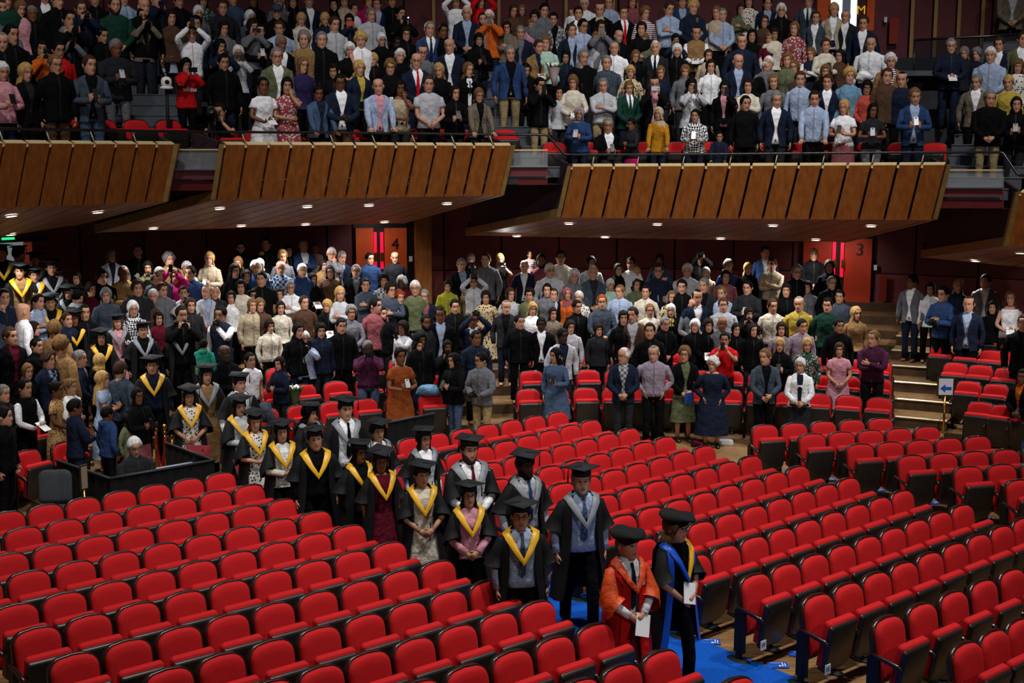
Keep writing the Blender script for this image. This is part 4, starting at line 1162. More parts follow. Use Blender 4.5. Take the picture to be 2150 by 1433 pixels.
# ================================================================== the crowd
# one line per person: head centre in a 3.981x enlargement of the photograph, hair, top, bottom, pose, options
CROWD = {
'A0': """
12 605 Wm1 b:pink . p
205 610 Yl1 j:black/charcoal . d
455 540 Lsg1 c:black brown d
745 545 Bs1 j:slate/black denim p t=15
965 405 Gs3 w:charcoal grey p B=1.15
485 425 Ksg2 h:red . d
350 415 Kl2 c:orange . r
540 300 Gsg2 w:grey . r
850 305 Ks2 c:black . d
85 290 Ks2 c:black . d
15 355 Gt1 c:black . d
265 125 Gs3 c:black . d B=1.15
165 80 Lm1 b:pink . d
370 -25 Bs1 j:charcoal/white . d
575 165 Ks2 c:black . r
675 75 Bs1 c:navy . r cam
960 45 Bse1 w:green/white . c B=1.1
1030 -10 Bs1 s:lblue . d
1190 140 Ksg2 j:tweed/pink . r cam
1200 55 Gb1 c:black . d
1430 155 Dm1 w:brown . d
1435 375 Ku2 b:lblue . d h=1.35
1640 200 Ks2 c:navy . d
1600 290 Ks2 s:white . R
1550 560 Km2 h:red . r h=1.55 logo
1865 525 Ks2 c:black . d
1835 400 Km2 c:navy . r cam
1990 455 Wcg2 b:lgrey . r
1870 245 Dl1 c:grey . d
1862 70 Bs1 c:charcoal . d
1655 115 Wm1 b:grey . d
1700 15 Bl1 b:greenfloral . d
1492 15 Ks2 c:black . h
1945 0 Bs1 s:denim . d
2110 225 Dm1 b:grey . r
2085 150 Wm1 c:slate . d
2110 15 Ks3 c:black . d
1300 5 Bs1 c:navy . r
15 70 Bs1 c:grey . d
40 0 Ds1 c:green . d
790 5 Ks2 c:black . d
480 0 Ks1 c:black . d
""",
'A1': """
-310 905 Ds1 t:black . r sit r=12.15 f=-20
45 720 Ku3 d:white . h f=10
245 720 Kl2 d:rosefloral . f
510 790 Ks3 j:denim/navy . a h=1.55
690 690 Ksg3 j:navy/white brown h cam B=1.1
1010 725 Gb1 j:lblue/pink . a
1190 735 Kl3 n:beige . f
1430 705 Bs1 t:lgrey . c B=1.12
1650 785 Dl1 c:black . p
1850 805 Lmg1 j:tweed/black . a
160 470 Gsg1 j:olive/white . d
195 365 Gt3 j:black/white . d
375 550 Llg1 b:purple . d
635 600 Kl2 c:black . d
850 575 Ym1 j:navy/yellow . d
535 335 Gs1 c:black . d B=1.1
770 420 Wm1 t:black . f
970 510 Ym1 c:black . d
1110 565 Lcg1 w:black . h
1190 480 Wc1 w:black . d
1330 510 Gbg1 j:navy/white/red . c
1380 445 Btg1 w:grey . d
1520 595 Yl1 w:black . d
1760 590 Ll1 c:black/white . O
1610 385 Gb1 j:navy/white . d
1440 245 Gs1 j:blue/white/navy . d
1550 265 Ku3 c:black . d
1752 110 Wt1 j:navy/lblue . c
1885 170 Dse1 s:mauve . d
1850 340 Km2 c:black . p
2110 450 Gs1 j:blue/black khaki d B=1.15 h=1.8 F=301
1665 20 Ks2 w:white . R
1860 20 Km2 c:red . R
1940 145 Wsg1 c:orange . r
2090 240 Dlg1 c:tweed . x
2140 100 Bl1 c:brown . d
1240 290 Dmg1 c:black . d
1165 370 Ku4 c:black . d h=1.45
1035 340 Wmg1 w:black . d
862 330 Yc1 s:white . d
945 130 Gs1 s:lgrey . d B=1.1
770 180 Kmg2 c:navy . r redphone
640 205 Bs1 s:lgrey . d
562 170 Ym1 c:navy . d
365 170 Yl1 j:cream/cream . d
390 330 Gc1 w:tan . d
185 240 Bs1 s:lblue . d B=1.15
165 105 Gk1 c:black . d
185 15 Wmg1 c:grey . d
430 15 Bs1 j:navy/white . d
640 45 Kl1 c:black . d
810 90 Bu1 b:white . d
1000 40 Bs1 j:navy/lblue . d
1195 120 Ku2 c:black . r flash
725 15 Bl1 c:beige . d
20 270 Ks1 c:black . p
925 15 Rm1 c:magenta . d
300 20 Dm1 c:black . d
1120 10 Ks2 c:black . d
""",
'A2': """
205 715 Ks2 c:black khaki r f=10 h=1.63 F=352
545 960 Ph2 c:blue . p h=1.6 f=-20
780 1130 Gsg2 j:black/white . p sit
985 1055 Ku3 h:charcoal k:magenta p h=1.3 f=-50
1205 960 Mh2 w:mustard . a
1510 1005 Ku2 w:fleck . p flash B=1.15
1715 1165 Ks2 c:navy . a h=1.12
1930 870 Ks2 h:black . d
490 690 Ll1 w:cream . h
740 720 Gs1 s:lgrey khaki x B=1.1
955 740 Ll1 j:green/white/green . c
1170 710 Kt2 j:black/pink . r
1475 720 Km2 j:lgrey/white . r
1760 740 Kmg2 j:black/pink . O
1950 725 Dl1 b:cream . x
1870 515 Gb1 j:navy/lblue . c
2110 565 Ws1 j:black/lblue . c
1640 565 Dl1 s:white . d
1425 605 Ll1 c:grey . d
1220 615 Ll1 b:navy . d
970 610 Ym1 b:leopard . d
770 530 Gs1 j:slate/slate . d B=1.1
835 410 Gt1 s:white . d B=1.1
545 590 Gu2 c:black . d
575 480 Gs2 w:black . d
680 325 Ll1 w:lgrey . d
1180 405 Wt1 j:charcoal/white/black . d
1010 480 Llg1 c:black . d
1085 335 Lm1 w:olive . x
870 310 Gbe1 c:black . d
1360 430 Wm1 c:black . d
1350 345 Km2 c:navy . r
1520 285 Kt2 v:tan/white . h
1620 475 Bl1 j:beige/black . d
1735 130 Gs1 s:lblue . c
1900 350 Bt1 s:navy . d B=1.15
1985 310 Km2 w:black . d
1530 205 Lm1 b:mauve . p
1290 75 Bs1 s:lblue . x
1490 60 Yc1 j:navy/navy . c
1690 110 Ll1 b:beige . d
1890 90 Bm1 c:olive . x
2090 190 Blg1 w:brown . d
1090 115 Lc1 b:stripe . d
1060 245 Dm1 w:black . d
910 110 Bs1 j:black/white/red . d
715 80 Bt1 j:black/beige . d
720 230 Dl2 c:grey . r
570 220 Ksg2 s:lblue . d
585 40 Ws1 j:white/white . d
475 135 Yb1 w:white . d h=.95 z=0.55
535 115 Ds1 j:navy/white . d
475 260 Bs1 j:navy/lblue . d
325 165 Ks1 j:check/black . d
245 90 Ks1 c:grey . d
135 220 Lm1 b:pink . d
265 365 Ll1 b:mint . d
200 395 Bs1 j:tan/navy . h flowers
50 275 Gs1 j:navy/grey . d
95 595 Kl2 c:black . d
425 490 Kl2 c:navy . d
370 790 Kl2 b:lgrey . d h=1.45
1400 20 Bs1 j:blue/lblue . d
985 15 Rm1 b:rose . d
170 145 Dm1 c:grey . d
790 30 Bt1 s:lblue . d
60 95 Ll1 c:brown . d
1960 15 Bm1 b:floral . d
2115 40 Ks1 j:navy/lblue . d
2130 330 Lm1 c:maroon . d
""",
'A3': """
80 835 Gs1 j:navy/white . d
400 825 Ds1 s:lblue . a
650 905 Yl1 t:white k:rose p f=-15
885 935 Kl3 t:charcoal grey p
1235 805 Ls1 j:blue/lblue . p
280 665 Bs1 s:lblue . d
510 690 Bs1 j:navy/white . d
690 635 Yc1 b:sky . d
838 740 Kmg2 b:coral . c
1035 515 Wc1 j:tan/stripe . d
1130 670 Kt1 w:navy . d
870 375 Nb1 s:white . d B=1.1
810 195 Bs1 j:navy/white . d
660 145 Gt1 j:charcoal/white . d
560 85 Yl1 j:beige/white . d
610 475 Dl1 w:brown . d
490 385 Bs1 b:cream . p
410 155 Bs1 j:slate/white . d
345 20 Gs1 j:slate/white/navy . d
370 460 Ll1 v:navy/white . x
230 245 Lm1 b:rosefloral . d
175 505 Lm1 c:olive . d
225 565 Lmg1 c:brown . d
490 605 Lm1 c:black . d
120 90 Wmg1 c:black . d
60 290 Dm2 b:cream . d
15 535 Ws1 c:grey . d
55 685 Ll1 b:grey . d
1500 390 Gsg1 c:navy . h shoes h=1.70 F=279
1755 465 Gc1 b:navy . d
1870 460 Ws1 s:lblue . c B=1.1
1945 375 Bs1 j:navy/white . d
2140 330 Bs1 j:olive/white . d
1755 690 Gs1 j:tweed/white . d t=-20
1820 825 Gs1 w:black khaki c B=1.15 shoes h=1.72 F=403
2020 695 Yu1 b:yellow . d
2100 560 Lm1 b:floral . d
2085 880 Dl1 c:black . p
1650 455 Gm1 c:charcoal . d
1000 640 Bs1 c:brown . d
""",
'B0': """
925 705 Gm1 j:lgrey/navy . d
1160 740 Dl1 j:cream/navy . d
1150 665 Ds1 c:black . d
1410 735 Gc1 c:tan . d
1470 880 Kl2 c:magenta . R f=-30
1235 810 Km2 w:olive . r cam
1560 810 Wm1 b:floral . d
1590 850 Ksg2 c:blue . d t=-30
1755 730 Yl1 c:beige . p f=-30
2010 640 Kseg1 c:black . d
1990 770 Lmg1 c:black . d
1960 830 Dmg1 w:black . d
2135 800 Ws1 c:blue . d
2015 965 Kl2 b:cream . d
1930 1060 Dl1 b:white . d t=-20
1725 1010 Gt1 j:lgrey/lblue . c t=-30
1535 1020 Ks2 s:lgrey . r cam
1280 1045 Ws1 w:brown . d
1110 1145 Wmg1 b:fleck . h
1320 1235 Kl2 b:maroon . d
885 1035 Gm1 c:slate . d t=-20
1030 850 Gt3 c:tan . p
850 880 Dc1 c:black . d
760 990 Dc1 b:maroon . d
1150 975 Bc1 c:charcoal . d
1305 915 Bs1 s:grey . d
1560 965 Gm1 w:rose . d
1790 1015 Gt1 c:charcoal . d
310 1090 Ds1 s:lblue . x f=30
180 1170 Gb1 s:white . d f=90
10 1155 Gs1 c:slate . d
30 1050 Ds1 c:navy . d
450 1320 Lc1 c:tan . d f=140
270 1325 Dm1 c:black . d f=60
80 1375 Bs1 j:black/maroon . d
1515 1190 Ds2 c:black . r cam
1850 1190 Ks2 v:navy/white . O cam f=-40
2125 1040 Klg2 c:black . d
2105 1125 Ll1 c:beige . d
2060 880 Dl1 c:black . d
1350 990 Bs1 c:grey . d
640 900 Dl1 c:black . d
700 1180 Ks2 c:black . d
1590 1120 Bl1 c:charcoal . d
1330 860 Gs1 c:slate . d
560 1240 Bs1 c:navy . d
""",
'B1': """
75 605 Ks2 c:black . d
35 705 Lu1 b:navy . d
210 710 Ll1 w:grey . d
260 665 Dm1 c:black . d
385 625 Gt1 j:blue/white . x
480 655 Ls1 t:white . d h=1.35
620 690 Wsg1 w:grey . f
705 720 Gs1 j:navy/lblue . d t=30
940 735 Ks1 c:blue . d t=30
1150 725 Kb1 h:charcoal . d
195 805 Gbg1 s:plaid . d
20 785 Wmg1 w:grey . d
375 830 Ws1 w:blue . d
545 790 Dl1 c:tan . d
610 845 Dl1 w:brown . d B=1.1
460 905 Dl1 w:black . h
825 835 Gsg1 j:black/grey . d
1060 910 Dm2 b:check . d
1210 930 Wc4 c:maroon . d t=-20
905 955 Ds1 w:slate . x
1110 990 Dcg1 w:slate . x
1190 1055 Rc1 w:black . d
1320 970 Wsg1 w:olive . d
1400 1045 Gs1 j:navy/rose . d
275 975 Glg1 c:white . x
180 1035 Dl1 t:tan . d
35 895 Ks1 c:black . d
690 1020 Yl1 w:lgrey . x
585 1130 Ym1 c:black . h t=-30
390 1100 Bs1 w:brown . d
195 1145 Dl1 b:cream . d
100 1300 Dm1 s:cream . d
20 1120 Ll1 c:brown . d
395 1400 Wmg1 j:lblue/mint . O
785 1180 Gc2 b:grey . c
985 1120 Ks1 w:rose . d t=40
1040 1195 Kse1 c:black . d t=40
1410 1260 Kse3 c:charcoal . d
1225 1310 Dmg3 w:lgrey . O f=-50
1530 1190 Ksg3 j:black/lblue . d
1360 1405 Km3 c:black . d
1800 1245 Ks3 j:navy/white . R cam
1825 1395 Ks3 c:navy . d
1705 780 Gs1 j:black/lblue khaki c
1785 740 Gl1 c:black . r
1910 735 Bs1 c:grey . d
2030 740 Yl1 d:black . r flash
1810 925 Ks2 s:lgrey . R cam
1910 1055 Dm1 d:leopard . c
2110 1030 Blg1 b:lgrey . d
2080 1135 Gt1 j:charcoal/black . d
340 1330 Kl1 c:black . d
1590 965 Dl1 c:lime . d
700 1290 Ks1 c:black . d
1650 1130 Ks1 c:black . d
530 1330 Km1 c:navy . d
""",
'B2': """
85 795 Nb1 j:navy/white . d
130 715 Ks3 b:stripe . d h=1.0 z=.6
225 745 Kse3 t:rose . d
385 715 Ks2 w:cream . d
295 825 Wsg1 c:lgrey . d
500 875 Wc1 c:grey . h
640 765 Dl1 b:lgrey . d t=20
655 845 Wt1 j:slate/charcoal . c
870 825 Dl1 c:black . d
975 770 Ku2 b:white . d t=-15
1215 745 Km3 c:navy . d
1015 850 Ym1 w:black . d t=20
1205 825 Bsg1 j:navy/navy . d
1545 745 Kl2 c:black . R
1445 825 Ws1 s:lgrey . d B=1.1
1600 855 Gl1 j:beige/white . d
1785 790 Gmg1 b:blue . d
1765 880 Dl1 b:rose . d
1950 815 Yl1 c:black . d
2095 680 Bs1 j:blue/white . d
800 955 Wl1 b:mint . d
885 1005 Ls1 s:lblue . d t=-30
1240 915 Bs1 s:lblue/mustard . d
1020 955 Bl1 c:olive . d
1100 1010 Ks1 s:cream . d
1315 1055 Ll1 b:leopard . d
1310 1165 Wl1 c:black/yellow . d
730 1090 Rs1 c:slate . c
540 1055 Ws1 b:floral . d t=-20
125 1035 Dc1 w:olive . d
325 1035 Bs1 j:black/lblue . d
440 1025 Vh2 c:orange . d
270 995 Kl1 c:grey . d
150 1150 Ym1 b:white . d
320 1195 Dl1 b:tweed . d
225 1280 Ks4 j:black/white . d
520 1135 Ku2 c:black . d
400 1375 Ks4 j:lgrey/navy . d t=15
990 1195 Ds1 j:brown/lgrey . d B=1.15 t=-20
1130 1165 Lu1 b:cream . d
1255 1275 Gsg1 s:black . c
1495 1120 Nb1 j:grey/white . h
1525 1045 Kt2 j:navy/white . d
1735 1020 Ls1 s:lblue . d t=-30
1745 1115 Bs1 w:lgrey . d B=1.1
1950 970 Ks1 c:charcoal . p
1510 1295 Wm1 c:black . d
1735 1275 Gb3 s:grey . d B=1.1
1760 1405 Ks2 t:red . r
1960 1195 Dm1 c:black . r cam
1990 1335 Dl1 c:black . d
1585 950 Gs1 j:charcoal/black . d
470 1305 Dm1 b:lgrey . d
910 1225 Kl1 c:black . d
40 1260 Ks2 c:black . d
1400 960 Ks1 c:black . d
1620 1290 Dm1 c:black . h
1850 1330 Kl1 c:black . d
700 1330 Dm1 c:charcoal . d
1130 1330 Ks1 c:black . d
""",
'B3': """
390 695 Yt1 c:black . c
520 795 Dl1 c:black . d
250 835 Gsg1 c:black . d
540 935 Gsg1 c:black . d
340 975 Dm1 c:grey . d
610 1050 Ks2 c:slate . d t=-20
270 1105 Gt1 s:yellow . d t=-20
510 1115 Ks1 w:green . d
740 1190 Yl1 b:tan . d t=20
160 995 Dl1 c:black . d
45 780 Bs1 s:beige . x
45 1125 Bs1 s:cream . d
290 1295 Ks1 s:mauve . d
120 1320 Dl1 b:mauve . d
600 1290 Ks2 j:black/black . d
895 1395 Ls1 s:plum . x B=1.1 t=-30
1220 925 Ks3 j:grey/white . d f=-20 t=-30
1370 990 Kl2 c:white . d t=-20
1480 1025 Ksg2 c:blue . p f=-30 cam
1600 960 Yl1 c:navy . d
1690 1105 Bt1 j:navy/lblue . d
1830 920 Bs1 j:grey/white . d t=-20
1885 1145 Dm1 w:black . d
2040 1060 Ll1 n:white . h
2150 1260 Ks1 c:black . d
""",
'c1': """
225 245 Ll1 c:black . d f=20
395 145 Bc1 j:navy/plaid . d f=20
655 135 Gs1 j:navy/mauve . c f=60
825 165 Ym1 b:black . d f=130
200 380 Ks2 v:black/white . h f=30
465 400 Kug3 d:sparkle . c f=40
580 375 Lu2 b:white . w f=30
845 310 Yl1 d:lblue . p f=60
1000 230 Bs1 j:slate/slate . d f=120
615 550 Ks3 c:navy/red . p f=90 shoulder
890 610 Ks3 h:blue . d f=100 h=1.5
1060 665 Kc3 w:olive . d f=40 h=1.25
1145 450 Klg3 c:black k:rose p f=20
1870 85 Nb4 c:black . w f=20
1700 40 Ks2 h:teal . O h=.95 z=.8 f=150
2085 150 Ks2 t:white . d f=20
20 620 Ks1 c:black . d f=40
15 430 Gs1 c:charcoal . d f=40
500 20 Lc1 c:tan . d f=120
300 30 Ks1 c:black . d f=20
""",
'c2': """
195 180 Dl1 c:navy . p f=-60
925 45 Gsg4 s:plum denim r B=1.2
1190 105 Ku3 d:rust . p f=10
1350 25 Kl1 c:black . d
1590 40 Kl3 c:black . r
1650 150 Kl2 c:black denim p fl h=1.62 f=-40 shoes
1880 145 Ksg2 c:grey khaki h fl h=1.68 f=-30 t=-30 cam shoes
""",
'c3': """
350 105 Kl2 d:denim/long . o fl h=1.66 f=-20 t=-30 shoes
915 105 Wtg1 j:navy/check charcoal c t=-40 fl h=1.74 f=-5 shoes
1165 85 Gt1 s:mauve black k fl h=1.76 t=-25 B=1.1 shoes
1420 95 Lcg1 j:black/olive k:olive c fl h=1.70 t=-25 book shoes
1660 180 Wc1 d:navy/long . k fl h=1.60 t=-25 B=1.15 shoes
2095 115 Ls1 j:slate/black . c fl h=1.74 t=-45
""",
'c4': """
280 190 Ws1 b:white/navy k:charcoal c fl h=1.62 t=-20 f=-10
110 20 Yl1 c:black . p
335 20 Yl1 b:greenfloral . d
605 60 Bl1 d:pink . c t=-10
2140 290 Ku3 j:black/orange denim c f=-20
""",
}
GRADS = [  # crop, x, y, hair, hood, inner, pose, options
 ('B0', 150, 690, 'Ds1', 'gold', 's:white', 'd', 'f=150'), ('B0', 290, 745, 'Ds1', 'grey', 's:black', 'd', ''), ('B0', 165, 835, 'Ks1', 'gold', 's:tan', 'd', ''),
 ('B0', 285, 870, 'Ks2', 'gold', 's:lgrey', 'd', ''), ('B0', 430, 805, 'Ks1', 'grey', 's:black', 'd', ''), ('B0', 470, 895, 'Kl2', 'grey', 'b:lgrey', 'd', ''),
 ('B0', 565, 1020, 'Kl2', 'grey', 'b:black', 'd', ''), ('B0', 640, 1040, 'Ks1', 'grey', 's:black', 'd', 'f=150'), ('B0', 420, 1095, 'Ks2', 'gold', 's:black', 'd', ''),
 ('B0', 620, 1230, 'Kl3', 'gold', 'b:black', 'd', ''), ('B0', 980, 1265, 'Ll1', 'grey', 'd:pink', 'd', ''), ('B0', 1190, 1330, 'Ks2', 'grey', 's:black', 'd', ''),
 ('B0', 845, 1390, 'Kl2', 'gold', 'b:black', 'd', ''), ('B0', 1500, 1320, 'Ks2', 'grey', 's:black', 'd', ''), ('B0', 15, 680, 'Ks2', 'gold', 's:black', 'd', ''),
 ('c1', 1270, 190, 'Ks2', 'gold', 's:navy', 'd', 'f=20'), ('c1', 1580, 445, 'Kl2', 'gold', 'd:floral', 'c', 'f=20 poster'), ('c1', 1720, 260, 'Dl1', 'grey', 'd:tan', 'd', 'f=20'),
 ('c1', 1995, 335, 'Ds1', 'grey', 's:white/navy', 'd', 'f=35'), ('c1', 1995, 530, 'Kl2', 'gold', 'b:lgrey', 'w', 'f=35 poster'), ('c1', 2125, 655, 'Ll1', 'gold', 'd:floral', 'w', 'f=30'),
 ('c2', 200, 745, 'Kl2', 'gold', 'b:cream/white', 'w', 'f=25'), ('c2', 430, 590, 'Km2', 'grey', 'b:black', 'd', 'f=50'), ('c2', 480, 800, 'Ks2', 'gold', 's:black', 'd', 'f=20 h=1.74'),
 ('c2', 735, 545, 'Ds1', 'grey', 's:white/black', 'd', 'f=25 h=1.84'), ('c2', 1005, 735, 'Dc2', 'grey', 'b:floral', 'd', 'f=30'), ('c2', 840, 915, 'Kl3', 'gold', 'b:black', 'd', 'f=35'),
 ('c2', 1030, 985, 'Dlg3', 'gold', 'd:maroon', 'd', 'f=25'), ('c2', 1385, 800, 'Dlg2', 'grey', 'b:white', 'd', 'f=30'), ('c2', 1375, 1100, 'Ks2', 'gold', 'd:cream', 'c', 'f=15 fem'),
 ('c2', 1765, 885, 'Bse1', 'grey', 's:white/maroon', 'c', 'f=25 h=1.86 B=1.15'), ('c2', 1765, 1275, 'Klg2', 'gold', 'b:pink', 'c', 'f=15 h=1.6'),
 ('c3', 80, 1015, 'Kse4', 'grey', 's:lgrey/blue', 'd', 'f=30 h=1.80'), ('c7', 50, 35, 'Ksg2', 'gold', 's:lblue/slate', 'd', 'f=10 h=1.72'),
 ('c3', 555, 1135, 'Gse1', 'grey', 's:lblue/denim', 'd', 'f=15 h=1.84 W'),
]
def opts_of(s):
    d = {}
    for t in s:
        a, _, b = t.partition('='); d[a] = float(b) if b else True
    return d
RS = random.Random(11)
PHONE = MB(); PHONE.box(0, 0, 0, .076, .009, .152); PHONE_ME = PHONE.mesh('smartphone_case', [mat('phone_black', '121317', .25, spec=.6)], smooth=False)
PHW = MB(); PHW.box(0, 0, 0, .076, .009, .152); PHONE_W = PHW.mesh('smartphone_case', [mat('phone_silver', 'b9bcc6', .3, spec=.5)], smooth=False)
PHR = MB(); PHR.box(0, 0, 0, .076, .009, .152); PHONE_R = PHR.mesh('smartphone_case', [mat('phone_red', 'c41e12', .4, spec=.5)], smooth=False)
LENS = MB(); a8 = np.arange(10) * 2 * pi / 10
LENS.loft([np.c_[.02 * np.cos(a8), np.full(10, -.005), .055 + .008 * np.sin(a8)], np.c_[.02 * np.cos(a8), np.full(10, -.0075), .055 + .008 * np.sin(a8)]]); LENS_ME = LENS.mesh('lens_bar', [mat('phone_lens', '2c2f36', .2)])
CB = MB(); CB.box(0, 0, 0, .13, .065, .085); CB.box(0, 0, .05, .05, .05, .03); CAMB = CB.mesh('camera_body', [mat('camera_black', '151517', .5)], smooth=False)
CL = MB(); CL.loft([np.c_[r_ * np.cos(a8), np.full(10, y), r_ * np.sin(a8)] for y, r_ in ((-.03, .034), (-.09, .034), (-.10, .036), (-.115, .036), (-.112, .026))]); CAML = CL.mesh('lens', [mat('lens_barrel', '1b1b1e', .3)])
BKL = MB(); BKL.box(0, 0, 0, .15, .006, .21); BK_W = BKL.mesh('pages', [mat('paper_white', 'e4e4e6', .7)], smooth=False)
BKB = MB(); BKB.box(0, 0, 0, .15, .006, .21); BK_B = BKB.mesh('cover', [mat('booklet_blue', '2a55b8', .5)], smooth=False)
def hname(hair):
    st = {'s': 'short', 'l': 'long', 'm': 'bobbed', 'c': 'curly', 'u': 'tied-back', 't': 'thinning'}
    if hair[1] == 'b': return 'bald head'
    if hair[1] == 'h': return {'P': 'mauve', 'M': 'beige', 'V': 'rose'}[hair[0]] + ' head scarf'
    if hair[1] == 'k': return 'flat cap'
    return '%s %s hair' % (st[hair[1]], HNAME[hair[0]])
def tname(top):
    t, _, c = top.partition(':'); c = c.split('/')
    nm = PNAME.get(c[0], cname(c[0])) + ' ' + TOPN[t]
    if t == 'j' and len(c) > 1: nm += ' over ' + cname(c[1])
    return nm
def solve(px, py, zone, h0, opt):
    """choose the row whose floor gives a likely height; returns foot position, height"""
    best = None
    if 'F' in opt:                      # feet visible: the figure's height gives its distance
        a = ray(px, py); b = ray(px, opt['F']); Y = (h0 - .136) / (b[2] / b[1] - a[2] / a[1])
        return at_y(px, opt['F'], Y), h0, 0
    if zone == 'bal':
        key = 'A' if px < 410 else 'B' if px < 1078 else 'C' if px < 1985 else 'D'
        F = BOXES[key]['floor']
        for k in range(8):
            r = 11.62 if k == 0 else 12.40 + .85 * (k - 1)
            
            if opt.get('sit'): r = opt.get('r', 12.0)
            p = cyl(px, py, r); h = p.z - (F + .37 * k) + .136 - opt.get('z', 0)
            sc = abs(h - h0) + .01 * k
            if best is None or sc < best[0]: best = (sc, Vector((p.x, p.y, F + .37 * k + opt.get('z', 0))), h, k)
    elif zone == 'st':
        for k in range(10):
            p = cyl(px, py, R0 + .82 * k - .36)
            side = phi_of(p) > radians(28)
            if side:
                r = (11.25 if k == 0 else 12.1 + .83 * (k - 1)); p = cyl(px, py, r)
            h = p.z - .185 * k + .136 - opt.get('z', 0); sc = abs(h - h0)
            if best is None or sc < best[0]: best = (sc, Vector((p.x, p.y, .185 * k + opt.get('z', 0))), h, k)
    else:
        p = at_h(px, py, h0 - .136); best = (0, Vector((p.x, p.y, 0)), h0, 0)
    h = min(max(best[2], h0 - .19), h0 + .19)
    return best[1], h, best[3]
def zone_name(zone, px, k):
    if zone == 'bal': return ('left' if px < 410 else 'centre' if px < 1078 else 'right' if px < 1985 else 'far right') + ' balcony'
    if zone == 'st': return ('left' if px < 545 else 'centre' if px < 1060 else 'right' if px < 1870 else 'far right') + ' stalls'
    return 'stalls front floor'
def held(I, what, place, label, cat, group, parts, tiltx=0.0, rotz=0.0, roll=0.0):
    o = I['o']; k = I['k']
    e = empty(what)
    M = Matrix.Translation(o.location) @ Matrix.Rotation(I['rz'], 4, 'Z') @ Matrix.Translation(Vector(place) * k) @ Matrix.Rotation(rotz, 4, 'Z') @ Matrix.Rotation(tiltx, 4, 'X') @ Matrix.Rotation(roll, 4, 'Y')
    e.matrix_world = M
    tag(e, label, cat, group)
    for nm, me in parts: link(nm, me, e)
    return e
HOLD = {'p': (0, -.345, 1.205), 'r': (0, -.325, 1.53), 'R': (0, -.28, 1.81), 'o': (.055, -.345, 1.21), 'O': (.065, -.325, 1.53), 'q': (.055, -.345, 1.21)}
ALL = []
def add_person(zone, px, py, hair, top, bottom, pose, ol, gown=None, cap=None):
    opt = opts_of(ol)
    fem = (hair[1] in 'lmuh' or top[0] in 'bdn' or 'fem' in opt)
    h0 = opt.get('h', 1.63 if fem else 1.73)
    if opt.get('sit'): h0 = 1.28
    if gown and 'h' not in opt: h0 = 1.66 if fem else 1.74
    child = h0 < 1.4 and not opt.get('sit')
    pos, h, k = solve(px, py, zone, h0, opt)
    if opt.get('sit'): h = 1.70
    rnd = random.Random(int(px * 7 + py * 13))
    ph = phi_of(pos)
    rz = -ph * (.75 if zone != 'fl' else 0) + radians(opt.get('f', rnd.uniform(-10, 14)))
    if gown: rz = radians(opt.get('f', 25))
    yaw = radians(opt.get('t', rnd.uniform(-16, 16))); hp = rnd.uniform(.10, .30) if zone == 'bal' else rnd.uniform(.0, .16)
    bl = opt.get('B', 1.0) * rnd.uniform(.97, 1.05)
    I = make_person(pos, rz, h, hair, top, '' if bottom == '.' else bottom, pose + ('W' if 'W' in opt else ''), yaw, hp, child, bl, rnd, 'shoes' in opt or gown is not None, gown, cap, bool(opt.get('sit')), fem=fem)
    o = I['o']
    tag(o, None, 'person')
    base = tname(top)
    if gown: base = ('red' if gown['robe'] == 'red' else 'black') + ' gown and %s hood over %s' % (gown['hood'].replace('royal', 'blue'), tname(top))
    ALL.append(dict(o=o, px=px, py=py, hair=hname(hair) + (' and glasses' if 'g' in hair[2:] else ''), top=base, pose=POSEN[pose[0]], zone=zone_name(zone, px, k) if not gown else ('procession' if px > 240 else 'entering procession'), I=I, opt=opt, p=pose[0], cap=cap))
    return I
for ck, txt in CROWD.items():
    for ln in txt.strip().splitlines():
        t = ln.split()
        if not t: continue
        px, py = cpx(ck, float(t[0]), float(t[1]))
        zone = 'bal' if ck[0] == 'A' else 'fl' if 'fl' in t[6:] else 'st'
        add_person(zone, px, py, t[2], t[3], t[4], t[5], t[6:])
for ck, x, y, hair, hood, inner, pose, op in GRADS:
    px, py = cpx(ck, x, y)
    zone = 'st' if ck == 'B0' or py < 800 else 'fl'
    add_person(zone, px, py, hair, inner, 'black', pose, op.split(), dict(robe='black', hood=hood), 'mortar')
px, py = cpx('c7', 935, 275)
I = add_person('fl', px, py, 'Gs1', 's:white/navy', 'k:maroon', 'c', ['h=1.70', 'f=28', 't=10', 'shoes'], dict(robe='red', hood='orange', hem=.12, long=True, v=1.2, sleeve=True, gap=.28, facing='red'), 'bonnet')
I2 = add_person('fl', px + 101, cpx('c7', 0, 130)[1], 'Lmg1', 't:black', 'black', 'c', ['h=1.74', 'f=38', 'shoes', 'W'], dict(robe='black', hood='royal', hood2='gold', facing='royal', hem=.42, v=1.12), 'bonnet')
q_ = at_y(2122, 48, 27.7)
I3 = make_person(Vector((q_.x, q_.y, q_.z - .97)), radians(-12), 1.82, 'Gs1', 'j:tweed/lgrey', 'black', 'c', 0, .2, False, 1.15, random.Random(9), True)
tag(I3['o'], 'person in tweed jacket standing on the upper landing at top right', 'person')
lb_ = MB(); lb_.box(q_.x, q_.y + .6, q_.z - 1.02, 5.0, 2.2, .1); structure(lb_.build('landing_floor', M_GREY, smooth=False), 'upper landing floor at right')
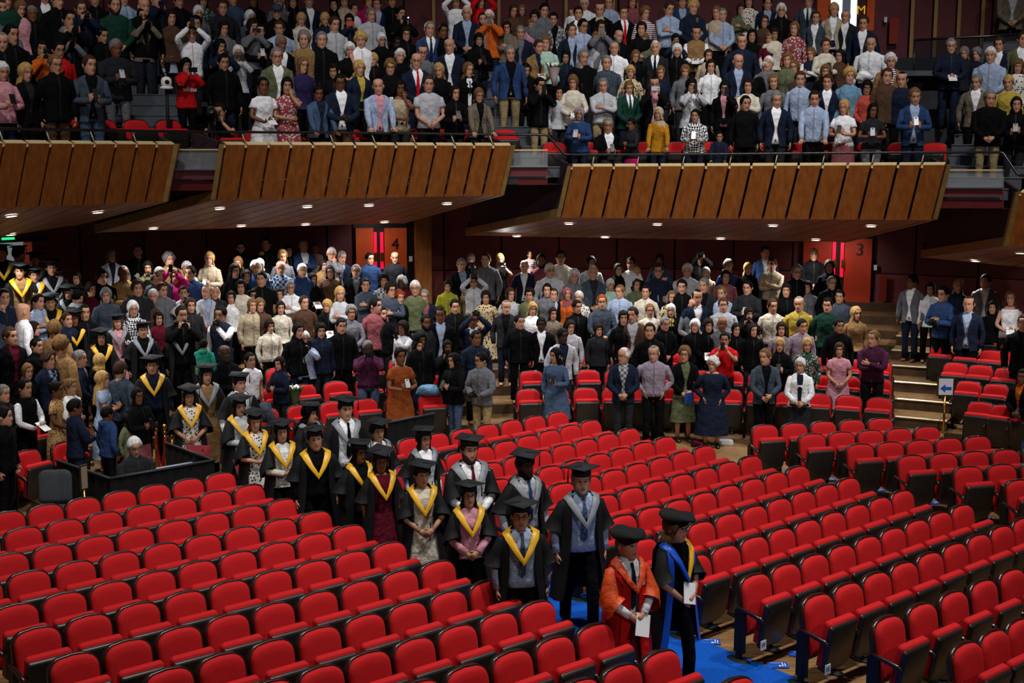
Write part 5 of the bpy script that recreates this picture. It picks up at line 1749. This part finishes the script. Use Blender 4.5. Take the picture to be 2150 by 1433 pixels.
# ---- labels that single out each person
def nwords(s): return len(s.split())
from collections import defaultdict
lab = defaultdict(list)
for d in ALL:
    capw = ' and bonnet' if d['cap'] == 'bonnet' else ''
    L = 'person with %s in %s, %s, %s' % (d['hair'], d['top'] + capw, d['pose'], d['zone'])
    if nwords(L) > 15: L = 'person with %s in %s, %s' % (d['hair'], d['top'] + capw, d['zone'])
    if nwords(L) > 15: L = 'person in %s, %s' % (d['top'] + capw, d['zone'])
    if nwords(L) > 15: L = 'person in %s' % (d['top'].split(' over ')[0] + capw + ', ' + d['zone'])
    lab[L].append(d)
for L, ds in lab.items():
    if len(ds) == 1: ds[0]['label'] = L
    else:
        ds.sort(key=lambda d: (d['px'], d['py']))
        short = L if nwords(L) <= 11 else 'person in %s, %s, %s' % (ds[0]['top'], ds[0]['hair'].split(' and ')[0], ds[0]['zone'])
        if nwords(short) > 11: short = 'person in %s, %s' % (ds[0]['top'], ds[0]['zone'])
        for i, d in enumerate(ds):
            d['label'] = '%s, %s such from left' % (short, ordn(i))
seen = {}
for d in ALL:
    L = d['label']
    if L in seen:
        L = L + ', upper' if d['py'] < seen[L]['py'] else L + ', lower'
    for a_w in (' and glasses', ', audience', ' such'):
        if nwords(L) > 16: L = L.replace(a_w, '')
    if nwords(L) > 16: L = ' '.join(L.split()[:16]).rstrip(',')
    seen[L] = d; d['label'] = L
    d['o']['label'] = L
    d['o']['group'] = 'graduates in the procession' if d['cap'] else 'audience standing in the ' + d['zone'] if d['zone'] != 'stalls front floor' else 'audience standing at the stalls front'
def short_of(d): return 'person in ' + d['top'] + ', ' + d['zone']
cnt = defaultdict(int)
def uniq(s):
    cnt[s] += 1
    return s if cnt[s] == 1 else s + ', %s such' % ordn(cnt[s] - 1)
for d in ALL:
    I, p, opt = d['I'], d['p'], d['opt']; rnd = I['rnd']
    if 'cam' in opt:
        pl = {'p': (0, -.33, 1.13), 'h': (0, -.29, 1.03), 'r': (0, -.27, 1.50), 'R': (0, -.26, 1.78), 'O': (.06, -.28, 1.5)}.get(p, (0, -.3, 1.1))
        held(I, 'camera', pl, uniq('black camera held by ' + short_of(d)), 'camera', 'cameras held by the audience', [('camera_body', CAMB), ('lens', CAML)])
    elif 'book' in opt:
        held(I, 'booklet', (.02, -.30, .86), 'blue booklet held by person in black jacket, front floor', 'booklet', None, [('cover', BK_B)], .3)
    elif p in HOLD and 'logo' not in opt or p in HOLD:
        me = PHONE_R if 'redphone' in opt else PHONE_W if rnd.random() < .3 else PHONE_ME
        roll = pi / 2 if (p in 'rR' and rnd.random() < .55) else 0
        e = held(I, 'smartphone', HOLD[p], uniq(('red ' if 'redphone' in opt else 'silver ' if me is PHONE_W else 'black ') + 'smartphone held by ' + short_of(d)), 'smartphone', 'smartphones held by the audience', [('case', me), ('lens_bar', LENS_ME)], -.5 if p in 'poq' else 0, 0, roll)
        if 'flash' in opt:
            f_ = MB(); f_.loft([np.c_[r_ * np.cos(a8), np.full(10, y), .05 + r_ * np.sin(a8)] for y, r_ in ((-.006, .012), (-.010, .010), (-.012, .004))])
            f_.build('flash', mat('phone_flash', 'dfe6ff', .4, emit=25.0), e)
            l = bpy.data.lights.new('phone_flash_lamp', 'SPOT'); l.energy = 12; l.spot_size = 1.6; l.shadow_soft_size = .01
            lo = bpy.data.objects.new('phone_flash_lamp', l); COL.objects.link(lo); lo.parent = e; lo.location = (0, -.02, .05); lo.rotation_euler = (pi / 2, 0, pi) if False else (-pi / 2, 0, 0)
    elif p == 'h':
        held(I, 'booklet', (0, -.33, 1.02), uniq('%s booklet held by ' % ('white' if rnd.random() < .6 else 'pale') + short_of(d)), 'booklet', 'booklets held by the audience', [('pages', BK_W)], -1.0)
# ================================================================== the people who show least become one crowd object
def visible_area():
    W_, H_ = 1075, 717
    img = np.zeros((H_, W_), np.int32)
    order = sorted(range(len(ALL)), key=lambda i: -(ALL[i]['o'].location.y))
    yy, xx = np.mgrid[0:H_, 0:W_]
    for i in order:
        d = ALL[i]; o = d['o']; zc = o.location.y; s = FPX / zc / 2
        cx, cy = d['px'] / 2, d['py'] / 2
        x0, x1 = int(cx - .25 * s), int(cx + .25 * s) + 1; y0, y1 = int(cy + .14 * s), int(cy + 1.35 * s)
        img[max(0, y0):max(0, min(H_, y1)), max(0, x0):max(0, min(W_, x1))] = i + 1
        hx0, hx1 = int(cx - .09 * s), int(cx + .09 * s) + 1
        img[max(0, int(cy - .13 * s)):max(0, int(cy + .15 * s)), max(0, hx0):max(0, hx1)] = i + 1
    for key, b in BOXES.items():
        x0, x1 = max(0, int(b['j'][0] / 2)), max(0, int(b['j'][-1] / 2)); img[int(b['yt'][0] / 2):int(b['yb'][0] / 2), x0:x1] = 0
    return np.bincount(img.ravel(), minlength=len(ALL) + 1)[1:]
AREA = visible_area()
keep = set(np.argsort(-AREA)[:300].tolist())
crowd = MB(); cm_index = {}; cmats = []
for i, d in enumerate(ALL):
    if i in keep or d['cap']: continue
    o = d['o']
    M = np.array(Matrix.Translation(o.location) @ Matrix.Rotation(o.rotation_euler.z, 4, 'Z'))
    for q in [o] + list(o.children):
        me = q.data
        V = np.empty(len(me.vertices) * 3); me.vertices.foreach_get('co', V); V = V.reshape(-1, 3) @ M[:3, :3].T + M[:3, 3]
        mm = []
        for m_ in me.materials:
            if m_.name not in cm_index: cm_index[m_.name] = len(cmats); cmats.append(m_)
            mm.append(cm_index[m_.name])
        crowd.add(V, [tuple(p.vertices) for p in me.polygons], [mm[p.material_index] for p in me.polygons])
    for q in list(o.children): bpy.data.objects.remove(q)
    bpy.data.objects.remove(o); d['o'] = None
if crowd.n:
    c_ = crowd.build('audience_crowd', cmats)
    tag(c_, 'remaining audience half hidden between the nearer people on balcony and stalls', 'crowd', None, 'stuff')

# ================================================================== things on the floor and in the boxes
def solid(name, m_, parent=None, smooth=False):
    return lambda B: B.build(name, m_, parent, smooth)
M_DRAPE = mat('black_drape', '0f0f11', .95, noise=.3, scale=5, stretch=(8, 8, .3), bump=.6, bdist=.05)
def drape(pts, h, label):
    e = empty('draped_barrier', (pts[0].x, pts[0].y, 0)); tag(e, label, 'barrier')
    for a, b in zip(pts[:-1], pts[1:]):
        n = max(6, int((b - a).length / .06)); nr = Vector((b.y - a.y, a.x - b.x, 0)).normalized(); R = []
        for z in (0.0, h * .5, h):
            R.append([tuple(lerp(a, b, i / n) - e.location + nr * .018 * sin(i * 1.9) * (1 - .6 * z / h) + Vector((0, 0, z))) for i in range(n + 1)])
        MB().loft(R, 0, False).build('drape', M_DRAPE, e)
        d = (b - a).normalized()
        MB().limb([tuple(a - e.location + Vector((0, 0, h))), tuple(b - e.location + Vector((0, 0, h)))], [.022, .022], 6).build('top_rail', mat('rail_charcoal', '26272b', .5), e)
    return e
Q = [at_h(118, 966, .95), at_h(231, 1004, .95), at_h(450, 966, .95), at_h(347, 929, .95)]
Q = [Vector((q.x, q.y, 0)) for q in Q]
drape(Q, .95, 'low barrier hung with black drapes around the keyboard player')
Q2 = [Vector((*at_h(814, 887, .95)[:2], 0)), Vector((*at_h(912, 868, .95)[:2], 0))]
drape(Q2, .95, 'short black draped panel behind the middle block of red seats')
# keyboard player
pp = at_h(281, 933, 1.2)
I = make_person(Vector((pp.x, pp.y, 0)), radians(38), 1.72, 'Wsg1', 's:charcoal', 'black', 'p', radians(-5), .28, False, 1.1, random.Random(4), False, None, None, True, fem=False)
tag(I['o'], 'seated person with white hair and glasses in dark shirt playing the keyboard', 'person')
st = empty('stool', (pp.x, pp.y, 0)); tag(st, 'black stool under the keyboard player', 'stool')
MB().loft([np.c_[.17 * np.cos(a_), .17 * np.sin(a_), np.full(16, z)] for z in (.38, .43)]).build('seat', M_BLACK, st); MB().limb([(0, 0, 0.02), (0, 0, .38)], [.03, .03], 8).build('post', M_POST, st)
MB().loft([np.c_[r_ * np.cos(a_), r_ * np.sin(a_), np.full(16, z)] for z, r_ in ((0, .2), (.02, .2), (.04, .05))]).build('base', M_POST, st)
kp = at_h(347, 984, .80); kb = empty('keyboard', (kp.x, kp.y, 0), radians(40)); tag(kb, 'electric keyboard with grey lid on a black stand inside the draped barrier', 'keyboard')
s_ = MB(); s_.box(0, 0, .76, 1.0, .30, .07); s_.build('body', mat('keyboard_black', '131316', .4), kb, smooth=False)
s_ = MB(); s_.box(0, .05, .80, .96, .16, .012); s_.build('lid', mat('keyboard_grey', '8f9aa4', .4), kb, smooth=False)
for x in (-.4, .4):
    s_ = MB(); s_.box(x, 0, .365, .04, .26, .73); s_.build('leg', M_POST, kb, smooth=False)
# office chair
cp_ = at_h(108, 998, .95); ch = empty('office_chair', (cp_.x, cp_.y, 0), radians(8)); tag(ch, 'dark grey upholstered chair turned away behind the left seats', 'chair')
M_FELT = mat('grey_felt', '3a3d40', .95, noise=.2, scale=60)
MB().loft(tilt(slab(outline(.44, .50, .95, .10, .06), [.03, -.01, -.04, -.05], [.01, 0, .015, .06], .3), radians(8), .15, .5)).build('backrest', M_FELT, ch).location = (0, .2, 0)
MB().loft([np.c_[w_ * .24 * np.sign(np.cos(a_)) * np.abs(np.cos(a_)) ** .5, w_ * .22 * np.sign(np.sin(a_)) * np.abs(np.sin(a_)) ** .5, np.full(16, z)] for z, w_ in ((.42, .9), (.44, 1), (.49, 1), (.51, .9))]).build('seat', M_FELT, ch)
MB().limb([(0, 0, .05), (0, 0, .42)], [.03, .03], 8).build('gas_post', M_POST, ch)
for i in range(5):
    a = i * 2 * pi / 5; MB().limb([(0, 0, .08), (.27 * cos(a), .27 * sin(a), .06), (.27 * cos(a), .27 * sin(a), .0)], [.025, .02, .025], 6).build('leg', M_POST, ch)
sp = MB(); sp.box(0, .2, .50, .05, .02, .2); sp.build('back_stem', M_POST, ch, smooth=False)
# brass stanchions with rope
sts = []
for i, (x, y) in enumerate(((326, 886), (345, 892), (360, 900))):
    p = at_h(x, y, 1.0); e = empty('rope_stanchion', (p.x, p.y, 0)); sts.append(p)
    tag(e, 'brass rope stanchion, %s of three from left, by the draped barrier' % ordn(i), 'stanchion', 'brass stanchions')
    ring = lambda r, z: np.c_[r * np.cos(a_), r * np.sin(a_), np.full(16, z)]
    MB().loft([ring(.15, 0), ring(.15, .012), ring(.10, .03), ring(.025, .05)]).build('base', M_BRASS, e)
    MB().limb([(0, 0, .05), (0, 0, .90)], [.022, .022], 10).build('pole', M_BRASS, e)
    MB().loft([ring(.03, .86), ring(.036, .87), ring(.036, .90), ring(.02, .91), ring(.018, .93), ring(.034, .95), ring(.042, .975), ring(.034, 1.0), ring(.012, 1.015)]).build('finial', M_BRASS, e)
M_ROPE = mat('red_velvet_rope', 'a8101c', .8)
for i, (a, b) in enumerate(((sts[0], sts[1]), (sts[1], sts[2]))):
    pts = [tuple(Vector((*lerp(a, b, t)[:2], .86 - .55 * (1 - (2 * t - 1) ** 2)))) for t in np.linspace(0, 1, 12)]
    tag(MB().limb(pts, [.018] * 12, 7).build('velvet_rope', M_ROPE), 'red velvet rope hanging between the %s brass stanchions' % ('left two' if i == 0 else 'right two'), 'rope')
# signs on poles
def sign(px_, py_top, py_bot, pxw, Y, label, face, rz, arrow):
    c = at_y(px_, (py_top + py_bot) / 2, Y); s = FPX / Y; wv = pxw / s; hv = (py_bot - py_top) / s
    e = empty('sign_stand', (c.x, c.y, 0), rz); tag(e, label, 'sign')
    b = MB(); b.box(0, .012, c.z, wv, .02, hv); fr = b.build('frame', mat('sign_frame', '3a2a1e', .5), e, smooth=False)
    b = MB(); b.box(0, -.001, c.z, wv * .82, .006, hv * .86); pa = b.build('panel', face, e, smooth=False)
    if arrow:
        w2 = wv * .66; t = .028
        V = [(-w2 / 2, 0), (-w2 / 2 + .09, .075), (-w2 / 2 + .09, t), (w2 / 2, t), (w2 / 2, -t), (-w2 / 2 + .09, -t), (-w2 / 2 + .09, -.075)]
        b = MB(); b.add(*prism([(x, -.006, c.z - .03 + z) for x, z in V], [(x, -.003, c.z - .03 + z) for x, z in V])); b.build('arrow', mat('arrow_blue', '1c57b8', .6), pa, smooth=False)
    MB().limb([(0, .02, .02), (0, .02, c.z - hv / 2)], [.02, .02], 10).build('pole', M_BRASS, e)
    ring = lambda r, z: np.c_[r * np.cos(a_), .02 + r * np.sin(a_), np.full(16, z)]
    MB().loft([ring(.16, 0), ring(.16, .015), ring(.03, .035)]).build('base', M_BRASS, e)
    return e
sign(1986, 791, 832, 36, 23.0, 'brass sign stand with blue left arrow at foot of the oak stairs', mat('sign_white', 'd7dbe6', .6), radians(-6), True)
sign(177, 974, 1030, 19, 16.95, 'narrow brass sign stand seen edge-on beside the black drapes', mat('sign_back', '8d7a66', .7), radians(58), False)
# programme booklets left on the floor
M_BB = mat('programme_blue', '2458c4', .45); M_BT = mat('programme_print', 'e8ecf6', .5)
bpos = [(1740, 1007, 'behind the right front block, leftmost'), (1842, 1029, 'between the front blocks, second along'), (1958, 1056, 'between the front blocks, third along'),
        (2066, 1088, 'near the right edge between the front blocks'), (1492, 1348, 'at the carpet edge beside the leading graduate'), (1633, 1397, 'under the seat marked FF'),
        (1678, 1374, 'under the seat marked EE'), (931, 1128, 'beside the carpet among the graduates')]
for i, (x, y, wh) in enumerate(bpos):
    p = at_h(x, y, 0); e = empty('programme_booklet', (p.x, p.y, .0135 if i == 7 else .001), radians(RS.uniform(-25, 15)))
    tag(e, 'blue programme booklet on the floor ' + wh, 'booklet', 'blue programmes on the floor')
    b = MB(); b.box(0, 0, .006, .21, .15, .012); b.build('cover', M_BB, e, smooth=False)
    b = MB(); b.box(.05, .01, .0125, .012, .10, .001); b.box(.075, .0, .0125, .012, .08, .001); b.box(-.02, .045, .0125, .10, .008, .001); b.box(.02, -.03, .0125, .03, .03, .001); b.build('print', M_BT, e, smooth=False)
# red posters carried by two graduates
M_POS = mat('poster_pink', 'b5444c', .6, noise=.12, scale=8)
pn = 0
for d in ALL:
    if 'poster' in d['opt'] and d['o'] is not None:
        e = held(d['I'], 'poster_bag', (.07, -.27, .68) if pn == 0 else (-.02, -.30, .74), ['pink poster bag lettered A held low by graduate in floral dress', 'pink poster bag lettered REC held by graduate with long hair'][pn], 'bag', None, [], .1, 0, .12 if pn == 0 else -.3)
        b = MB(); b.box(0, 0, 0, .36, .02, .36); pb = b.build('sheet', M_POS, e, smooth=False)
        o = link('lettering', text_mesh('A' if pn == 0 else 'REC', .06, mat('poster_ink', '30141a', .6)), pb, (.06, -.012, .11)); o.rotation_euler = (pi / 2, 0, 0)
        b = MB(); b.limb([(-.06, -.012, -.15), (-.05, -.014, -.09), (0, -.014, -.06), (.04, -.014, -.12)], [.02, .03, .03, .01], 6); b.build('figure_print', mat('poster_ink', '30141a', .6), pb)
        pn += 1
# booklets held by the two leaders
for d in ALL[-2:]:
    held(d['I'], 'folder', (.03, -.27, .86) if d is ALL[-2] else (.0, -.23, .99), 'white papers held by the leader in the red gown' if d is ALL[-2] else 'white and purple folder held by the leader with blue hood', 'folder', None, [('pages', BK_W)], -.35, 0, .3)
    nt_ = MB(); nt_.box(.085 * d['I']['k'], -.165 * d['I']['k'], 1.27 * d['I']['k'], .05, .004, .075); nt_.build('name_tag', M_WHITE, d['I']['o'], smooth=False)
# lettering on the red hooded sweater
for d in ALL:
    if 'logo' in d['opt'] and d['o'] is not None:
        o = link('lettering', text_mesh('adidas', .10, M_WHITE), d['o'], (0, -.165 * d['I']['k'], 1.16 * d['I']['k'])); o.rotation_euler = (pi / 2, 0, 0)
    if 'shoulder' in d['opt'] and d['o'] is not None:
        pass
# white remote camera on a tripod in the left box
p = cyl(350, 187, 11.85); zf = BOXES['A']['floor']
e = empty('remote_camera', (p.x, p.y, p.z), radians(20)); tag(e, 'white robotic dome camera on a black tripod in the left box', 'camera')
ring = lambda r, z: np.c_[r * np.cos(a_), r * np.sin(a_), np.full(16, z)]
MB().loft([ring(.105, 0), ring(.105, .03), ring(.09, .04)]).build('base', M_WHITE, e)
MB().loft([ring(.07, .04), ring(.085, .06), ring(.088, .12), ring(.075, .165), ring(.045, .19), ring(.01, .2)]).build('head', M_WHITE, e)
MB().loft([np.c_[.035 * np.cos(a_), np.full(16, y), .11 + .035 * np.sin(a_)] for y in (-.07, -.098, -.10)]).build('lens', M_BLACK, e)
MB().limb([(0, 0, 0), (0, 0, zf + .45 - p.z)], [.025, .03], 8).build('column', M_POST, e)
for i in range(3):
    a = i * 2 * pi / 3 + .5; MB().limb([(0, 0, zf + .6 - p.z), (.2 * cos(a), .2 * sin(a), zf - p.z + .01)], [.018, .014], 6).build('leg', M_POST, e)
# video camera beside the crouching operator
p = cyl(443, 232, 11.9); zf = BOXES['B']['floor']
e = empty('video_camera', tuple(p), radians(12)); tag(e, 'large black video camera on tripod in front of crouching operator', 'camera')
b = MB(); b.box(0, 0, 0, .12, .36, .15); b.build('body', mat('camera_black', '151517', .5), e, smooth=False)
MB().loft([np.c_[r_ * np.cos(a_), np.full(16, y), r_ * np.sin(a_)] for y, r_ in ((-.17, .05), (-.32, .055), (-.36, .065), (-.40, .065), (-.395, .045))]).build('lens', mat('lens_barrel', '1b1b1e', .3), e)
b = MB(); b.box(-.10, -.08, .10, .09, .14, .07); b.build('viewfinder', M_BLACK, e, smooth=False)
MB().limb([(0, -.12, .07), (0, -.10, .14), (0, .08, .14), (0, .12, .07)], [.015] * 4, 6).build('handle', M_BLACK, e)
for i in range(3):
    a = i * 2 * pi / 3 + 1.5; MB().limb([(0, 0, -.08), (.28 * cos(a), .20 * sin(a), zf - p.z + .01)], [.02, .014], 6).build('leg', M_POST, e)
# bouquets
def bouquet(p, label, flower, wrap, n=16, r=.13):
    e = empty('bouquet', tuple(p)); tag(e, label, 'flowers')
    rr = random.Random(3)
    MB().loft([np.c_[q * np.cos(a_), q * np.sin(a_) * .8, np.full(16, z)] for z, q in ((-.32, .03), (-.15, .07), (0, .12), (.03, .14))], 0, True, True, False).build('wrap', wrap, e)
    for i in range(n):
        a = rr.uniform(0, 2 * pi); q = r * math.sqrt(rr.random()); c = np.array((q * cos(a), q * sin(a) * .8, .05 + .05 * rr.random()))
        w_ = .032; MB().loft([c + np.c_[w_ * sin(t) * np.cos(a8), w_ * sin(t) * np.sin(a8), np.full(10, -w_ * cos(t))] for t in (.3, 1.1, 1.9, 2.7)]).build('blossom', flower, e)
    for i in range(10):
        a = rr.uniform(0, 2 * pi); MB().limb([(0, 0, -.05), (.14 * cos(a), .11 * sin(a), .06), (.19 * cos(a), .15 * sin(a), .12)], [.006, .02, .002], 4, flat=.2).build('leaf', mat('leaf_green', '4f6b3a', .7), e)
def near(px_, py_, ox, oy, oz):
    d = min((d for d in ALL), key=lambda d: (d['px'] - px_) ** 2 + (d['py'] - py_) ** 2); I = d['I']
    L = d['pos'] if 'pos' in d else None
    return d
bouquet(cyl(1163, 145, 13.5), 'bouquet of white flowers held in the right balcony box', M_WHITE, mat('wrap_blush', 'b9a3a6', .6))
bouquet(cyl(838, 668, 14.2), 'bouquet in a white paper cone among the centre stalls', mat('flower_red', '8c2b33', .7), M_WHITE)
bouquet(cyl(618, 822, R0 + .45), 'small bunch of white flowers resting on a red seat', M_WHITE, mat('wrap_green', '52603c', .6), 8, .07)
# coats and bags left on the seats and floor
def lump(p, sx, sy, sz, label, cat, m_, name, seed=1):
    rs = np.random.RandomState(seed); n, k = 16, 9; R = []
    for j in range(k):
        t = pi * (j + .3) / (k - .4); a = np.arange(n) * 2 * pi / n
        q = 1 + .22 * np.sin(2 * a + j * .9) + .14 * np.sin(5 * a - j) + rs.uniform(-.12, .12, n)
        R.append(np.c_[sx * np.sin(t) * np.cos(a) * q, sy * np.sin(t) * np.sin(a) * q, np.full(n, sz - sz * np.cos(t))])
    o = MB().loft(R).build(name, m_); o.location = tuple(p); tag(o, label, cat); return o
lump(cyl(899, 832, R0 + .0), .22, .13, .11, 'light blue puffer jacket bundled over a red seat back', 'jacket', mat('puffer_blue', '4f7c9c', .5, noise=.2, scale=12, bump=.8, bdist=.04), 'puffer_jacket', 2)
lump(cyl(985, 842, R0 - .05), .16, .12, .14, 'grey folded coat lying on a red seat beside the aisle', 'coat', cloth('grey'), 'folded_coat', 3)
lump(cyl(557, 893, R0 - .2), .15, .12, .20, 'dark grey backpack on a red seat left of the graduates', 'backpack', cloth('slate'), 'backpack', 4)
lump(at_h(1379, 925, 0), .12, .10, .12, 'dark handbag on the floor by the person with hands in pockets', 'bag', cloth('black'), 'handbag', 5)
lump(at_h(1466, 938, 0), .13, .09, .07, 'reddish bag on the floor beside the person in navy dress', 'bag', cloth('maroon'), 'handbag', 6)
b = MB(); b.box(0, 0, .03, .30, .2, .06); o = b.build('flat_box', mat('box_white', 'c9ccd2', .6), smooth=False); o.location = at_h(1520, 930, 0); tag(o, 'flat white box on the floor behind the person in navy dress', 'box')
lump(cyl(1813, 172, 12.9), .16, .12, .10, 'white knitted hat or scarf bundle in the right balcony box', 'scarf', cloth('white'), 'scarf_bundle', 8)
